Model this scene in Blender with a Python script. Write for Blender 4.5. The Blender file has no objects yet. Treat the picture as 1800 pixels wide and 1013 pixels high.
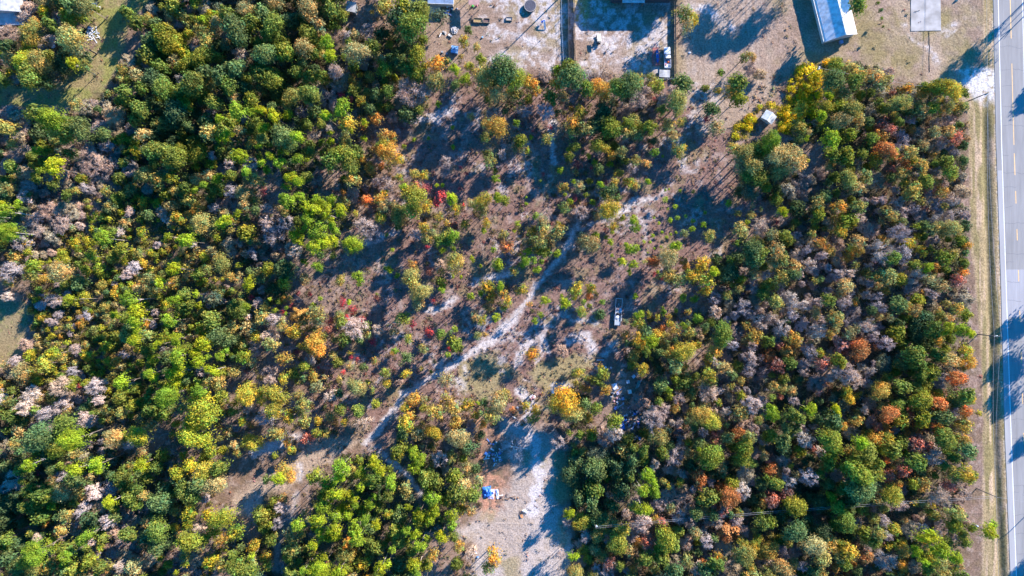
import bpy, math, random, bmesh
import numpy as np
from mathutils import Vector, Matrix

# ------------------------------------------------------------------ camera, sky, sun, exposure
sc = bpy.context.scene
COL = sc.collection
H = 204.0          # flying height in metres
S = 0.17           # metres on the ground per photo pixel
R = math.radians
cam_d = bpy.data.cameras.new('camera'); cam = bpy.data.objects.new('camera', cam_d); COL.objects.link(cam)
cam.location = (0, 0, H); cam.rotation_euler = (0, 0, 0)
cam_d.sensor_width = 36; cam_d.lens = 24; cam_d.clip_start = 1; cam_d.clip_end = 6000
sc.camera = cam
SUN_EL, SUN_AZ = 25.5, 45.5      # azimuth counted from north (+Y) towards east (+X)
world = bpy.data.worlds.new('World'); sc.world = world; world.use_nodes = True
wn = world.node_tree; bg = wn.nodes['Background']
sky = wn.nodes.new('ShaderNodeTexSky'); sky.sky_type = 'NISHITA'; sky.sun_disc = False
sky.sun_elevation = R(SUN_EL); sky.sun_rotation = R(SUN_AZ); sky.ozone_density = 6.0; sky.dust_density = 0.2; sky.air_density = 1.0
hs = wn.nodes.new('ShaderNodeHueSaturation'); hs.inputs['Saturation'].default_value = 1.7
wn.links.new(sky.outputs[0], hs.inputs['Color']); wn.links.new(hs.outputs[0], bg.inputs[0]); bg.inputs[1].default_value = 0.14
sd = bpy.data.lights.new('sun', 'SUN'); sd.energy = 5.0; sd.angle = R(0.5); sd.color = (1, 0.90, 0.78)
sun = bpy.data.objects.new('sun', sd); COL.objects.link(sun)
dv = Vector((math.sin(R(SUN_AZ))*math.cos(R(SUN_EL)), math.cos(R(SUN_AZ))*math.cos(R(SUN_EL)), math.sin(R(SUN_EL))))
sun.rotation_euler = dv.to_track_quat('Z', 'Y').to_euler(); sun.location = (60, 60, 120)
sc.view_settings.view_transform = 'Standard'; sc.view_settings.look = 'None'
sc.view_settings.gamma = 1.0; sc.view_settings.exposure = 1.55

# ------------------------------------------------------------------ helpers
rng = np.random.default_rng(7)
rnd = random.Random(11)

def P(px, py, z=0.0):
    """ground position of something seen at photo pixel px,py whose seen point is z metres high"""
    k = S*(H-z)/H
    return Vector(((px-900)*k, (506.5-py)*k, 0))
def G(px, py, z=0.0):
    v = P(px, py, 0); v.z = z; return v

def tag(o, label=None, cat=None, group=None, kind=None):
    if label: o['label'] = label
    if cat: o['category'] = cat
    if group: o['group'] = group
    if kind: o['kind'] = kind
    return o
def empty(name, loc, rz=0.0):
    o = bpy.data.objects.new(name, None); o.empty_display_size = 0.5
    COL.objects.link(o); o.location = loc; o.rotation_euler = (0, 0, rz); return o

def newmat(name):
    m = bpy.data.materials.new(name); m.use_nodes = True
    nt = m.node_tree; b = nt.nodes['Principled BSDF']; return m, nt, b
def noise_mat(name, c1, c2, scale=3.0, rough=0.8, metal=0.0, bump=0.0, detail=6.0, stretch=None, spec=0.3):
    m, nt, b = newmat(name)
    tc = nt.nodes.new('ShaderNodeTexCoord'); n = nt.nodes.new('ShaderNodeTexNoise'); n.inputs['Scale'].default_value = scale
    n.inputs['Detail'].default_value = detail
    src = tc.outputs['Object']
    if stretch:
        mp = nt.nodes.new('ShaderNodeMapping'); mp.inputs['Scale'].default_value = stretch
        nt.links.new(src, mp.inputs[0]); src = mp.outputs[0]
    nt.links.new(src, n.inputs['Vector'])
    r = nt.nodes.new('ShaderNodeValToRGB'); r.color_ramp.elements[0].color = (*c1, 1); r.color_ramp.elements[1].color = (*c2, 1)
    r.color_ramp.elements[0].position = 0.35; r.color_ramp.elements[1].position = 0.68
    nt.links.new(n.outputs[0], r.inputs[0]); nt.links.new(r.outputs[0], b.inputs['Base Color'])
    b.inputs['Roughness'].default_value = rough; b.inputs['Metallic'].default_value = metal
    b.inputs['Specular IOR Level'].default_value = spec
    if bump:
        bm_ = nt.nodes.new('ShaderNodeBump'); bm_.inputs['Strength'].default_value = bump; bm_.inputs['Distance'].default_value = 0.1
        nt.links.new(n.outputs[0], bm_.inputs['Height']); nt.links.new(bm_.outputs[0], b.inputs['Normal'])
    return m
_pc = {}
def paint(c, rough=0.5, metal=0.0):
    k = (tuple(round(x, 3) for x in c), rough, metal)
    if k not in _pc:
        _pc[k] = noise_mat('paint', tuple(x*0.72 for x in c), c, 2.3, rough, metal)
    return _pc[k]

def ribbed(name, c, n_per_m=2.2, axis='X'):
    """metal roofing: ribs, dulled and stained by age"""
    m, nt, b = newmat(name)
    tc = nt.nodes.new('ShaderNodeTexCoord')
    w = nt.nodes.new('ShaderNodeTexWave'); w.wave_type = 'BANDS'; w.bands_direction = axis; w.inputs['Scale'].default_value = n_per_m/2
    w.inputs['Distortion'].default_value = 0.3
    nt.links.new(tc.outputs['Object'], w.inputs[0])
    n = nt.nodes.new('ShaderNodeTexNoise'); n.inputs['Scale'].default_value = 0.9; n.inputs['Detail'].default_value = 8
    nt.links.new(tc.outputs['Object'], n.inputs['Vector'])
    r = nt.nodes.new('ShaderNodeValToRGB'); r.color_ramp.elements[0].color = (*[x*0.6 for x in c], 1); r.color_ramp.elements[1].color = (*c, 1)
    r.color_ramp.elements[0].position = 0.3; r.color_ramp.elements[1].position = 0.6
    nt.links.new(n.outputs[0], r.inputs[0]); nt.links.new(r.outputs[0], b.inputs['Base Color'])
    bp = nt.nodes.new('ShaderNodeBump'); bp.inputs['Strength'].default_value = 0.7; bp.inputs['Distance'].default_value = 0.06
    nt.links.new(w.outputs[0], bp.inputs['Height']); nt.links.new(bp.outputs[0], b.inputs['Normal'])
    b.inputs['Roughness'].default_value = 0.45; b.inputs['Metallic'].default_value = 0.15
    return m

def leafmat(name, trans=0.3, rough=0.7):
    m = bpy.data.materials.new(name); m.use_nodes = True; nt = m.node_tree
    for n in list(nt.nodes): nt.nodes.remove(n)
    out = nt.nodes.new('ShaderNodeOutputMaterial')
    oi = nt.nodes.new('ShaderNodeObjectInfo'); at = nt.nodes.new('ShaderNodeAttribute'); at.attribute_name = 'tone'
    mx = nt.nodes.new('ShaderNodeMix'); mx.data_type = 'RGBA'; mx.blend_type = 'MULTIPLY'; mx.inputs[0].default_value = 1
    nt.links.new(oi.outputs['Color'], mx.inputs[6]); nt.links.new(at.outputs['Color'], mx.inputs[7])
    d = nt.nodes.new('ShaderNodeBsdfPrincipled'); d.inputs['Roughness'].default_value = rough; d.inputs['Specular IOR Level'].default_value = 0.35
    t = nt.nodes.new('ShaderNodeBsdfTranslucent'); ms = nt.nodes.new('ShaderNodeMixShader'); ms.inputs[0].default_value = trans
    nt.links.new(mx.outputs[2], d.inputs['Base Color']); nt.links.new(mx.outputs[2], t.inputs['Color'])
    nt.links.new(d.outputs[0], ms.inputs[1]); nt.links.new(t.outputs[0], ms.inputs[2]); nt.links.new(ms.outputs[0], out.inputs[0])
    return m

M = {
 'leaf': leafmat('foliage', 0.42), 'twig': leafmat('twigs', 0.05, 0.9),
 'bark': noise_mat('bark', (.12, .09, .07), (.28, .23, .19), 6, 0.9, stretch=(1, 1, .3)),
 'barkpale': noise_mat('pale_bark', (.34, .28, .25), (.5, .44, .4), 6, 0.9, stretch=(1, 1, .3)),
 'roofwhite': ribbed('white_metal_roofing', (.78, .77, .78)), 'roofgrey': ribbed('grey_metal_roofing', (.46, .46, .48), 2.6),
 'roofred': ribbed('red_brown_metal_roofing', (.34, .19, .18), 3),
 'wallpale': noise_mat('pale_siding', (.5, .48, .44), (.66, .64, .6), 2, 0.7, stretch=(.2, .2, 4)),
 'wallgrey': noise_mat('grey_siding', (.2, .22, .22), (.33, .34, .34), 2, 0.8),
 'wood': noise_mat('weathered_wood', (.16, .12, .09), (.34, .27, .21), 4, 0.85, stretch=(1, 6, 1), bump=.2),
 'deck': noise_mat('pale_deck_boards', (.42, .34, .28), (.62, .53, .46), 3, 0.8, stretch=(8, .5, 1)),
 'pole': noise_mat('pole_wood', (.13, .11, .1), (.24, .2, .17), 5, 0.85),
 'steel': noise_mat('galvanised_steel', (.42, .45, .48), (.6, .62, .64), 3, 0.45, 0.3),
 'black': noise_mat('black_rubber', (.02, .02, .022), (.05, .05, .05), 5, 0.75),
 'glass': noise_mat('car_glass', (.02, .03, .04), (.04, .05, .06), 1, 0.08, spec=0.9),
 'wire': noise_mat('cable', (.22, .22, .24), (.36, .36, .38), 1, 0.5),
}
M['leaf'].use_backface_culling = False

class MB:
    def __init__(s): s.v = []; s.f = []
    def add(s, vs, fs):
        k = len(s.v); s.v += [tuple(v) for v in vs]; s.f += [tuple(i+k for i in f) for f in fs]; return s
    def box(s, cx, cy, cz, sx, sy, sz, rz=0, tx=0, ty=0, taper=1.0):
        m = Matrix.Translation((cx, cy, cz)) @ Matrix.Rotation(rz, 4, 'Z') @ Matrix.Rotation(tx, 4, 'X') @ Matrix.Rotation(ty, 4, 'Y')
        vs = []
        for dz in (-.5, .5):
            t = taper if dz > 0 else 1
            for dx, dy in ((-.5, -.5), (.5, -.5), (.5, .5), (-.5, .5)): vs.append(m @ Vector((dx*sx*t, dy*sy*t, dz*sz)))
        return s.add(vs, [(3, 2, 1, 0), (4, 5, 6, 7), (0, 1, 5, 4), (1, 2, 6, 5), (2, 3, 7, 6), (3, 0, 4, 7)])
    def tube(s, a, b, r1, r2=None, n=8, cap=True):
        a = Vector(a); b = Vector(b); r2 = r1 if r2 is None else r2
        d = (b-a).normalized(); u = d.orthogonal().normalized(); w = d.cross(u)
        vs = [a+(u*math.cos(2*math.pi*i/n)+w*math.sin(2*math.pi*i/n))*r1 for i in range(n)] + [b+(u*math.cos(2*math.pi*i/n)+w*math.sin(2*math.pi*i/n))*r2 for i in range(n)]
        fs = [(i, (i+1) % n, n+(i+1) % n, n+i) for i in range(n)]
        if cap: fs += [tuple(range(n-1, -1, -1)), tuple(range(n, 2*n))]
        return s.add(vs, fs)
    def lathe(s, prof, cx=0, cy=0, cz=0, n=20):
        vs = []; fs = []
        for r, z in prof: vs += [(cx+r*math.cos(2*math.pi*i/n), cy+r*math.sin(2*math.pi*i/n), cz+z) for i in range(n)]
        for k in range(len(prof)-1): fs += [(k*n+i, k*n+(i+1) % n, (k+1)*n+(i+1) % n, (k+1)*n+i) for i in range(n)]
        fs += [tuple(range(n-1, -1, -1)), tuple(range((len(prof)-1)*n, len(prof)*n))]
        return s.add(vs, fs)
    def prism(s, poly, z0, z1):
        n = len(poly); z0s = z0 if hasattr(z0, '__len__') else [z0]*n; z1s = z1 if hasattr(z1, '__len__') else [z1]*n
        vs = [(p[0], p[1], z0s[i]) for i, p in enumerate(poly)]+[(p[0], p[1], z1s[i]) for i, p in enumerate(poly)]
        return s.add(vs, [tuple(range(n-1, -1, -1)), tuple(range(n, 2*n))]+[(i, (i+1) % n, n+(i+1) % n, n+i) for i in range(n)])
    def build(s, name, mat, parent=None, loc=None, rz=0, bevel=0):
        me = bpy.data.meshes.new(name); me.from_pydata(s.v, [], s.f)
        bmx = bmesh.new(); bmx.from_mesh(me); bmesh.ops.recalc_face_normals(bmx, faces=bmx.faces)
        if bevel: bmesh.ops.bevel(bmx, geom=list(bmx.edges), offset=bevel, segments=2, affect='EDGES', clamp_overlap=True)
        bmx.to_mesh(me); bmx.free()
        me.materials.append(mat); o = bpy.data.objects.new(name, me); COL.objects.link(o)
        if parent: o.parent = parent
        if loc is not None: o.location = loc
        o.rotation_euler = (0, 0, rz); return o

def rawmesh(name, V, nq, mats, tone=None, quads=4, smooth=False):
    """V: (n*quads,3) vertices used once each, in order"""
    me = bpy.data.meshes.new(name); n = len(V)
    me.vertices.add(n); me.vertices.foreach_set('co', np.asarray(V, np.float32).ravel())
    me.loops.add(n); me.loops.foreach_set('vertex_index', np.arange(n, dtype=np.int32))
    k = n//quads; me.polygons.add(k); me.polygons.foreach_set('loop_start', np.arange(0, n, quads, dtype=np.int32))
    me.polygons.foreach_set('loop_total', np.full(k, quads, np.int32))
    if tone is not None:
        a = me.attributes.new('tone', 'FLOAT_COLOR', 'POINT')
        c = np.ones((n, 4), np.float32); c[:, :3] = tone; a.data.foreach_set('color', c.ravel())
    for m in mats: me.materials.append(m)
    me.update(calc_edges=True); return me

# ------------------------------------------------------------------ noise for the ground
def vnoise(x, y, scale, seed):
    g = np.random.default_rng(seed).random((256, 256)); x = x/scale+1000; y = y/scale+1000
    xi = np.floor(x).astype(int); yi = np.floor(y).astype(int); fx = x-xi; fy = y-yi
    fx = fx*fx*(3-2*fx); fy = fy*fy*(3-2*fy); xi %= 256; yi %= 256; x1 = (xi+1) % 256; y1 = (yi+1) % 256
    return (g[xi, yi]*(1-fx)+g[x1, yi]*fx)*(1-fy)+(g[xi, y1]*(1-fx)+g[x1, y1]*fx)*fy
def fbm(x, y, scale, seed, o=4):
    t = 0; a = 1; w = 0
    for k in range(o): t = t+a*vnoise(x, y, scale/2**k, seed+k*13); w += a; a *= .55
    return t/w
def sstep(a, b, x): t = np.clip((x-a)/(b-a), 0, 1); return t*t*(3-2*t)
WK = 1.15   # widening of the sandy tracks
def linedist(x, y, pts):
    """distance minus half width, in px; pts = (x,y,halfwidth)"""
    best = np.full(x.shape, 1e9)
    for (x0, y0, w0), (x1, y1, w1) in zip(pts[:-1], pts[1:]):
        dx, dy = x1-x0, y1-y0; t = np.clip(((x-x0)*dx+(y-y0)*dy)/(dx*dx+dy*dy+1e-9), 0, 1)
        d = np.hypot(x-x0-t*dx, y-y0-t*dy)-(w0+(w1-w0)*t); best = np.minimum(best, d)
    return best
def inpoly(x, y, poly):
    ins = np.zeros(x.shape, bool); n = len(poly); j = n-1
    for i in range(n):
        xi, yi = poly[i]; xj, yj = poly[j]
        c = ((yi > y) != (yj > y)) & (x < (xj-xi)*(y-yi)/(yj-yi+1e-12)+xi); ins ^= c; j = i
    return ins
def polydist(x, y, poly):
    d = linedist(x, y, [(a, b, 0) for a, b in list(poly)+[poly[0]]]); return np.where(inpoly(x, y, poly), -d, d)

# road geometry (photo px, ground level)
RY = [-900, 0, 253, 506, 759, 1013, 1900]
REDGE = [1730, 1746, 1751, 1759.5, 1766, 1776, 1822]     # west edge of the asphalt
RWHITE = [1737, 1754.5, 1760.5, 1768.5, 1777, 1786.5, 1834]
RYEL = [1758, 1775.5, 1782, 1791, 1799, 1808, 1856]
def rx(arr, y): return np.interp(y, RY, arr)

FOREST = [  # one letter per 50 px cell of the photograph
".MM..MMGGGGG.oG.....................",
"MMM..GMGGGGGMMGo.........oo.........",
"MGG.MGGGGGGGMMMoyG.GyyyyMMM.wGM..M..",
"...MGGGGGGGMMMM..MyyyGMy.M..wGGGMM..",
"TGMTGGGGGGPyyo...yooyGMo.o.wMGMAAA..",
"MGTTMGGGMPPPGy...o.ooMo...GG.MMAMM..",
"MTTTYMMGMoPoMyyo.o.oyy....GGTMMAAT..",
"PTTYYYYMTTPPyyyyyoooyy....ooMMBBBB..",
"MTYYYYYYTTPPooooooyoo....oMGBBBBBM..",
"TYYYYYYYMToooooy..o....yyGBMBBBBAG..",
".YYYYYPYMMoooo.o.yyoy..ooBBBBBBBMT..",
".YYYPYYMMoyyMoooo....oyyMBBBBBBGGM..",
"TYYYYPPPMoyyooo.......GMyBBAAABGGM..",
"MYMYYPPMoyyyoo......y..MMBBMAABGGA..",
"MTTMMMyyyyyy..yyyyy.G.TBABBGGGAGAM..",
"MGGMy.yyy.yy..MyM..TTTGABABGAGGAAM..",
"DGMGGGyy...oGPPMM...DGGAAGAADGGAAM..",
"DGGTGGGy.M.PPPPGG...GDGAAADADGDAMT..",
"DMTGTGyy.MMPPPPP....MMTABAMDDDMMMT..",
"GGGTTDTyGMPPGGP.y...MAAGATMMMAAYGM..",
]
def cell(px, py):
    c = min(35, max(0, int(px//50))); r = min(19, max(0, int(py//50)))
    return FOREST[r][c]

SAND = [
 [(1012,395,3.1),(1000,428,5.0),(985,455,2.5),(960,485,2.5),(945,500,2.5),(915,540,4.3),(905,560,5.0),(870,596,6.8),(830,620,5.6),(790,645,3.7),(745,672,3.7),(705,700,4.3),(685,730,3.1),(662,760,5.6),(640,778,4.3)],
 [(1170,340,2.5),(1110,360,6.8),(1060,390,2.5),(1015,400,2.5)], [(972,215,4.3),(968,255,3.1),(975,285,3.7)], [(1200,288,4.3),(1202,292,4.3)],
 [(830,500,5.0),(870,488,6.2),(900,480,3.7)], [(755,548,3.7),(800,528,3.7)], [(905,640,5.0),(925,600,6.2),(945,605,2.5)], [(950,590,5.0),(965,620,3.1)],
 [(1000,600,6.2),(1030,590,4.3),(1040,615,5.6)], [(1080,600,2.5),(1060,625,3.1)], [(915,690,8.7),(935,720,8.7),(925,735,5.0)], [(975,682,5.6),(1000,678,4.3)],
 [(660,790,3.1),(690,815,3.7),(715,835,5.6),(738,870,3.1)], [(450,795,8.7),(490,780,8.7),(525,765,4.3)], [(525,822,3.7),(528,842,3.7)],
 [(520,865,4.3),(512,900,5.6),(490,960,5.0),(485,1000,6.2)], [(440,895,8.7),(455,880,7.4)], [(715,215,3.1),(770,205,7.4),(790,195,5.6)],
 [(700,30,3.1),(690,15,3.1)], [(858,60,7.4),(940,75,9.9),(985,90,5.0)], [(870,95,7.4),(960,100,7.4)], [(1020,50,6.2),(1075,85,12.4),(1140,60,8.7),(1150,120,5.0)],
 [(1080,115,8.7),(1130,100,11.2)], [(1025,110,6.2),(1060,125,6.2)], [(1210,8,5.6),(1250,20,7.4),(1290,50,5.0)], [(1710,140,8.7),(1745,150,9.9),(1748,170,3.1)],
 [(1590,45,3.1),(1615,60,2.5)], [(1655,58,1.9),(1680,45,5.0),(1668,62,3.7)], [(1600,62,3.1),(1640,95,4.3),(1650,115,3.7)], [(1745,-20,1.9),(1742,60,1.9),(1746,120,1.9)],
 [(1775,1013,1.9),(1770,960,1.9)], [(800,620,1.2),(820,660,1.2)],[(805,670,2.5),(815,680,3.1)], [(640,430,1.2),(700,400,1.9)],[(1000,560,2.5),(1050,570,1.9)],
]
# ------------------------------------------------------------------ ground
def build_ground():
    st = 0.42
    xs = np.concatenate([[-3000, -1500, -800, -450, -300], np.arange(-212, -160, 2.0), np.arange(-160, 164, st), np.arange(164, 214, 2.0), [300, 450, 800, 1500, 3000]])
    ys = np.concatenate([[-3000, -1500, -800, -400, -220], np.arange(-142, -94, 2.0), np.arange(-94, 94, st), np.arange(94, 142, 2.0), [220, 400, 800, 1500, 3000]])
    X, Y = np.meshgrid(xs, ys); px = X/S+900; py = 506.5-Y/S
    n1 = fbm(px, py, 60, 1); n2 = fbm(px, py, 16, 2); n3 = fbm(px, py, 7, 3, 3); n4 = fbm(px, py, 130, 4); n5 = fbm(px, py, 4.6, 9, 2)
    wpx = px+(n2-.5)*26; wpy = py+(fbm(px, py, 18, 5)-.5)*26
    col = np.zeros(X.shape+(3,))
    def mix(mask, c):
        nonlocal col; c = np.array(c, float); col = col*(1-mask[..., None])+mask[..., None]*c
    col[:] = (.18, .12, .088)
    mix(sstep(.4, .62, n1), (.225, .155, .125)); mix(sstep(.5, .7, n2)*.7, (.15, .105, .065)); mix(sstep(.55, .75, n3)*.45, (.36, .28, .24))
    # scrubby pinkish clearing
    clear = sstep(60, -30, polydist(wpx, wpy, [(700,170),(1000,150),(1260,150),(1330,420),(1180,520),(1060,700),(900,760),(640,770),(560,700),(700,420)]))
    mix(clear*.75, (.205, .122, .105)); mix(clear*sstep(.48, .66, n5)*.55, (.13, .08, .065)); mix(clear*sstep(.60, .74, n2)*.4, (.40, .33, .31)); mix(clear*sstep(.5, .66, fbm(px, py, 50, 61))*.5, (.17, .12, .085)); mix(clear*sstep(.56, .7, fbm(px, py, 30, 62))*.4, (.24, .20, .09))
    # mown yards in the north
    yard = sstep(8, -8, polydist(wpx, wpy, [(690,-400),(690,0),(745,60),(760,110),(860,118),(1190,140),(1235,240),(1330,210),(1370,150),(1480,105),(1600,145),(1715,170),(1745,170),(1745,-400)]))
    mix(yard, (.245, .172, .132)); mix(yard*sstep(.42, .62, n1)*.6, (.26, .21, .11)); mix(yard*sstep(.5, .7, n2)*.45, (.34, .255, .21)); mix(yard*sstep(.52, .66, n3)*.35, (.17, .12, .085))
    east = yard*sstep(1360, 1480, px); mix(east*sstep(.4, .65, fbm(px, py, 34, 21))*.8, (.215, .17, .08)); mix(east*sstep(.5, .68, fbm(px, py, 40, 22))*.7, (.34, .25, .19))
    drive = yard*sstep(1190, 1215, px)*sstep(1370, 1340, px); mix(drive*.8, (.285, .21, .165)); mix(drive*sstep(.5, .75, vnoise(px*5, py*.5, 22, 31))*.28, (.40, .33, .28))
    mix(sstep(5, -5, polydist(wpx, wpy, [(1012,-60),(1040,-60),(1030,40),(1012,40)]))*.7, (.3, .25, .09))
    # grassy ride in the north west, and the lawn on the west edge
    for poly in ([(165,-300),(330,-300),(265,0),(225,40),(215,90),(205,125),(170,172),(120,185),(60,190),(0,188),(-200,200),(-200,130),(0,145),(60,150),(105,145),(150,100),(175,80),(150,30)],
                 [(-200,520),(0,525),(40,530),(50,560),(40,610),(10,650),(-200,680)]):
        g = sstep(6, -5, polydist(px+(n2-.5)*16, py+(n3-.5)*16, poly)); mix(g, (.21, .20, .065) if poly[0][0] > 0 else (.23, .18, .10)); mix(g*sstep(.38, .6, fbm(px, py, 24, 33))*.8, (.24, .18, .10)); mix(g*sstep(.55, .7, n3)*.4, (.17, .2, .05))
    # olive grass in the clearing
    for poly in ([(950,640),(1010,620),(1050,625),(1030,670),(960,690),(930,660)], [(965,800),(1010,800),(1040,850),(990,890),(960,880)], [(800,640),(860,620),(900,650),(860,700),(810,690)]):
        g = sstep(8, -6, polydist(wpx, wpy, poly)); mix(g*.8, (.26, .215, .11))
    # pale dirt in the south
    d = sstep(10, -10, polydist(wpx, wpy, [(880,735),(985,760),(975,800),(970,870),(1005,960),(1010,1100),(830,1100),(835,950),(790,940),(880,890),(900,830)]))
    mix(d, (.34, .275, .235)); mix(d*sstep(.42, .66, n1)*.5, (.42, .37, .35)); mix(d*sstep(.55, .7, fbm(px, py, 45, 88))*.7, (.25, .2, .1)); mix(d*sstep(.55, .75, n2)*.4, (.34, .265, .2))
    tr = sstep(4, -4, linedist(wpx, wpy, [(940,770,9),(946,850,9),(935,900,8)])); mix(tr*.8, (.50, .46, .46))
    d = sstep(8, -8, polydist(wpx, wpy, [(395,895),(440,850),(480,830),(560,770),(640,770),(600,800),(520,850),(430,910)])); mix(d*.8, (.36, .27, .2))
    # orange fallen leaves
    o = sstep(14, -10, polydist(wpx, wpy, [(838,800),(868,808),(880,830),(884,860),(872,900),(850,905),(838,850)])); mix(o*sstep(.3, .55, n3)*.8, (.48, .235, .15))
    o = sstep(14, -10, polydist(wpx, wpy, [(820,715),(870,735),(890,780),(840,800),(830,760)])); mix(o*sstep(.4, .6, n3)*.6, (.42, .22, .13))
    # sand
    sm = np.zeros(X.shape)
    for ln in SAND:
        dd = linedist(px+(n2-.5)*13, py+(fbm(px, py, 18, 5)-.5)*13, [(a_, b_, w_*WK) for a_, b_, w_ in ln]); sm = np.maximum(sm, sstep(4.5, -4, dd+(n3-.5)*16)*sstep(.18, .42, n5*.5+n3*.5+sstep(0, -8, dd)*.15))
    yb = sstep(.36, .54, fbm(px, py, 26, 77))*sstep(.32, .5, n3); sm = np.where((py < 135) & (px > 820), sm*(.12+.88*yb), sm); sm = np.where((px < 545) & (py > 850), sm*.5, sm)  # lower-left sand weakened: the shade on it is put into the colour
    for cx, cy, r, w in ((925,612,26,1.6),(925,612,32,1.2),(918,690,24,1.4)):
        rr = np.hypot(px-cx, (py-cy)*1.1); sm = np.maximum(sm, sstep(w+1.5, 0, abs(rr-r-(n2-.5)*6))*sstep(.45, .6, n2)*.8)
    yw = (py < 135)*(px > 840)*(px < 1178)*yard*sstep(.46, .60, fbm(px, py, 30, 93))*sstep(.38, .55, n3)*.85; sm = np.maximum(sm, yw)
    bl = .7*clear*sstep(.60, .70, fbm(px, py, 42, 71))*sstep(.45, .6, n3)*.75; sm = np.maximum(sm, bl)
    mix(np.clip(sm, 0, 1)*.95, (.47, .43, .43)); mix(np.clip(sm, 0, 1)*sstep(.46, .66, n5)*.55, (.33, .27, .24))
    # forest floor: dark litter, shade under the crowns painted into its colour
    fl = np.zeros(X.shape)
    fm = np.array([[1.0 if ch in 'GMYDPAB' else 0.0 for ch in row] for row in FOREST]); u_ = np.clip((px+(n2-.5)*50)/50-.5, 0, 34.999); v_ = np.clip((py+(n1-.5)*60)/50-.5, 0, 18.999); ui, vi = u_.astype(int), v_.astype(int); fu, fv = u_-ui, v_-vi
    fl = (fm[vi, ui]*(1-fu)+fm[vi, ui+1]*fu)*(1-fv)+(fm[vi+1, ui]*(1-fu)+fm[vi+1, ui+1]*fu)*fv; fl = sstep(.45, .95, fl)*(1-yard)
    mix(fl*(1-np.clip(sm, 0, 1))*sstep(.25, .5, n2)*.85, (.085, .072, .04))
    # verge with mower stripes and a ditch
    fe = np.interp(py, [-200, 0, 165, 200, 430, 560, 700, 1013, 1300], [1600, 1600, 1680, 1702, 1707, 1721, 1729, 1727, 1735]); re_ = rx(REDGE, py)
    vg = sstep(-3, 3, px-fe+(n2-.5)*6)*sstep(140, 165, py)
    vg = np.maximum(vg, sstep(1725, 1732, px)*(py < 170))
    mix(vg, (.30, .225, .125)); mix(vg*sstep(.42, .62, vnoise(px, py*.06, 3.2, 41)), (.40, .29, .2)); mix(vg*sstep(.5, .7, vnoise(px, py*.08, 4.3, 43)), (.21, .17, .08)); mix(vg*sstep(.6, .7, n3)*.35, (.16, .12, .07))
    dit = np.interp(py, [-200, 150, 230, 500, 600, 760, 900, 1013, 1300], [1726, 1730, 1734, 1741, 1745, 1750, 1756, 1762, 1776])
    dd = (px-dit)*S; ditch = np.exp(-(dd/1.1)**2)*sstep(155, 235, py)
    mix(ditch*.75, (.10, .09, .045))  # shaded ditch bank also painted into the colour, over the real hollow
    mix(sstep(-4, -1, px-re_)*sstep(.35, .6, n3)*(px < re_+2)*.6, (.5, .43, .37))
    mix(sstep(9, -9, polydist(wpx, wpy, [(1690,130),(1708,118),(1750,128),(1750,178),(1738,178),(1700,155)]))*sstep(.25, .45, n3), (.52, .49, .48))
    far = np.clip(np.maximum(sstep(165, 200, abs(X)), sstep(96, 120, abs(Y))), 0, 1)*(px < rx(REDGE, np.clip(py, -900, 1900))-12); mix(far, (.15, .12, .07))
    nearroad = sstep(14, 4, re_-px)
    Z = ((n3-.5)*.16+(n5-.5)*.12)*(1-nearroad)*(1+sm*.3)-ditch*.75
    Z = Z*(abs(X) < 215)*(abs(Y) < 143); Z = np.minimum(Z, 0.14)
    Z -= 0.03
    me = bpy.data.meshes.new('ground'); ny, nx = X.shape
    V = np.stack([X, Y, Z], -1).reshape(-1, 3)
    i = np.arange(ny*nx).reshape(ny, nx); F = np.stack([i[:-1, :-1], i[:-1, 1:], i[1:, 1:], i[1:, :-1]], -1).reshape(-1, 4)
    me.vertices.add(len(V)); me.vertices.foreach_set('co', V.astype(np.float32).ravel())
    me.loops.add(F.size); me.loops.foreach_set('vertex_index', F.astype(np.int32).ravel())
    me.polygons.add(len(F)); me.polygons.foreach_set('loop_start', np.arange(0, F.size, 4, dtype=np.int32)); me.polygons.foreach_set('loop_total', np.full(len(F), 4, np.int32))
    me.update(calc_edges=True)
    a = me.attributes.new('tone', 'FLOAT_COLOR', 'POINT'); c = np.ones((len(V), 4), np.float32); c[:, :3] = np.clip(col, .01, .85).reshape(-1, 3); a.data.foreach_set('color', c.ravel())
    me.polygons.foreach_set('use_smooth', np.ones(len(F), bool))
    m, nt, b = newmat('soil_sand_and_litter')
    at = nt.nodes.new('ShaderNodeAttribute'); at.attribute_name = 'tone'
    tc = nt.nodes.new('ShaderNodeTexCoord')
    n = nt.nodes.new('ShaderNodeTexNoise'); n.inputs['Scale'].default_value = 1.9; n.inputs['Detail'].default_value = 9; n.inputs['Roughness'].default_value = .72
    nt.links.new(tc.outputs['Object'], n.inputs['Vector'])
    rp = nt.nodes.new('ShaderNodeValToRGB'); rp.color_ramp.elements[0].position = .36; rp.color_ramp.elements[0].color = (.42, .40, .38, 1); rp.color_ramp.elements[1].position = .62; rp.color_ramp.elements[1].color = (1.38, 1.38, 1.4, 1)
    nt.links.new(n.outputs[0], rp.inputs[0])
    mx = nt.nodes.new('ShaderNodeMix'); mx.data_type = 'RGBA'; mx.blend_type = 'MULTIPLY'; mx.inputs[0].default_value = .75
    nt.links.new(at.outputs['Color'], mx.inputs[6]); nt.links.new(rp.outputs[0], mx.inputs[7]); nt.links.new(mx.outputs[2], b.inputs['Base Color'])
    bp = nt.nodes.new('ShaderNodeBump'); bp.inputs['Strength'].default_value = .8; bp.inputs['Distance'].default_value = .22
    nt.links.new(n.outputs[0], bp.inputs['Height']); nt.links.new(bp.outputs[0], b.inputs['Normal'])
    b.inputs['Roughness'].default_value = .95; b.inputs['Specular IOR Level'].default_value = .1
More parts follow.
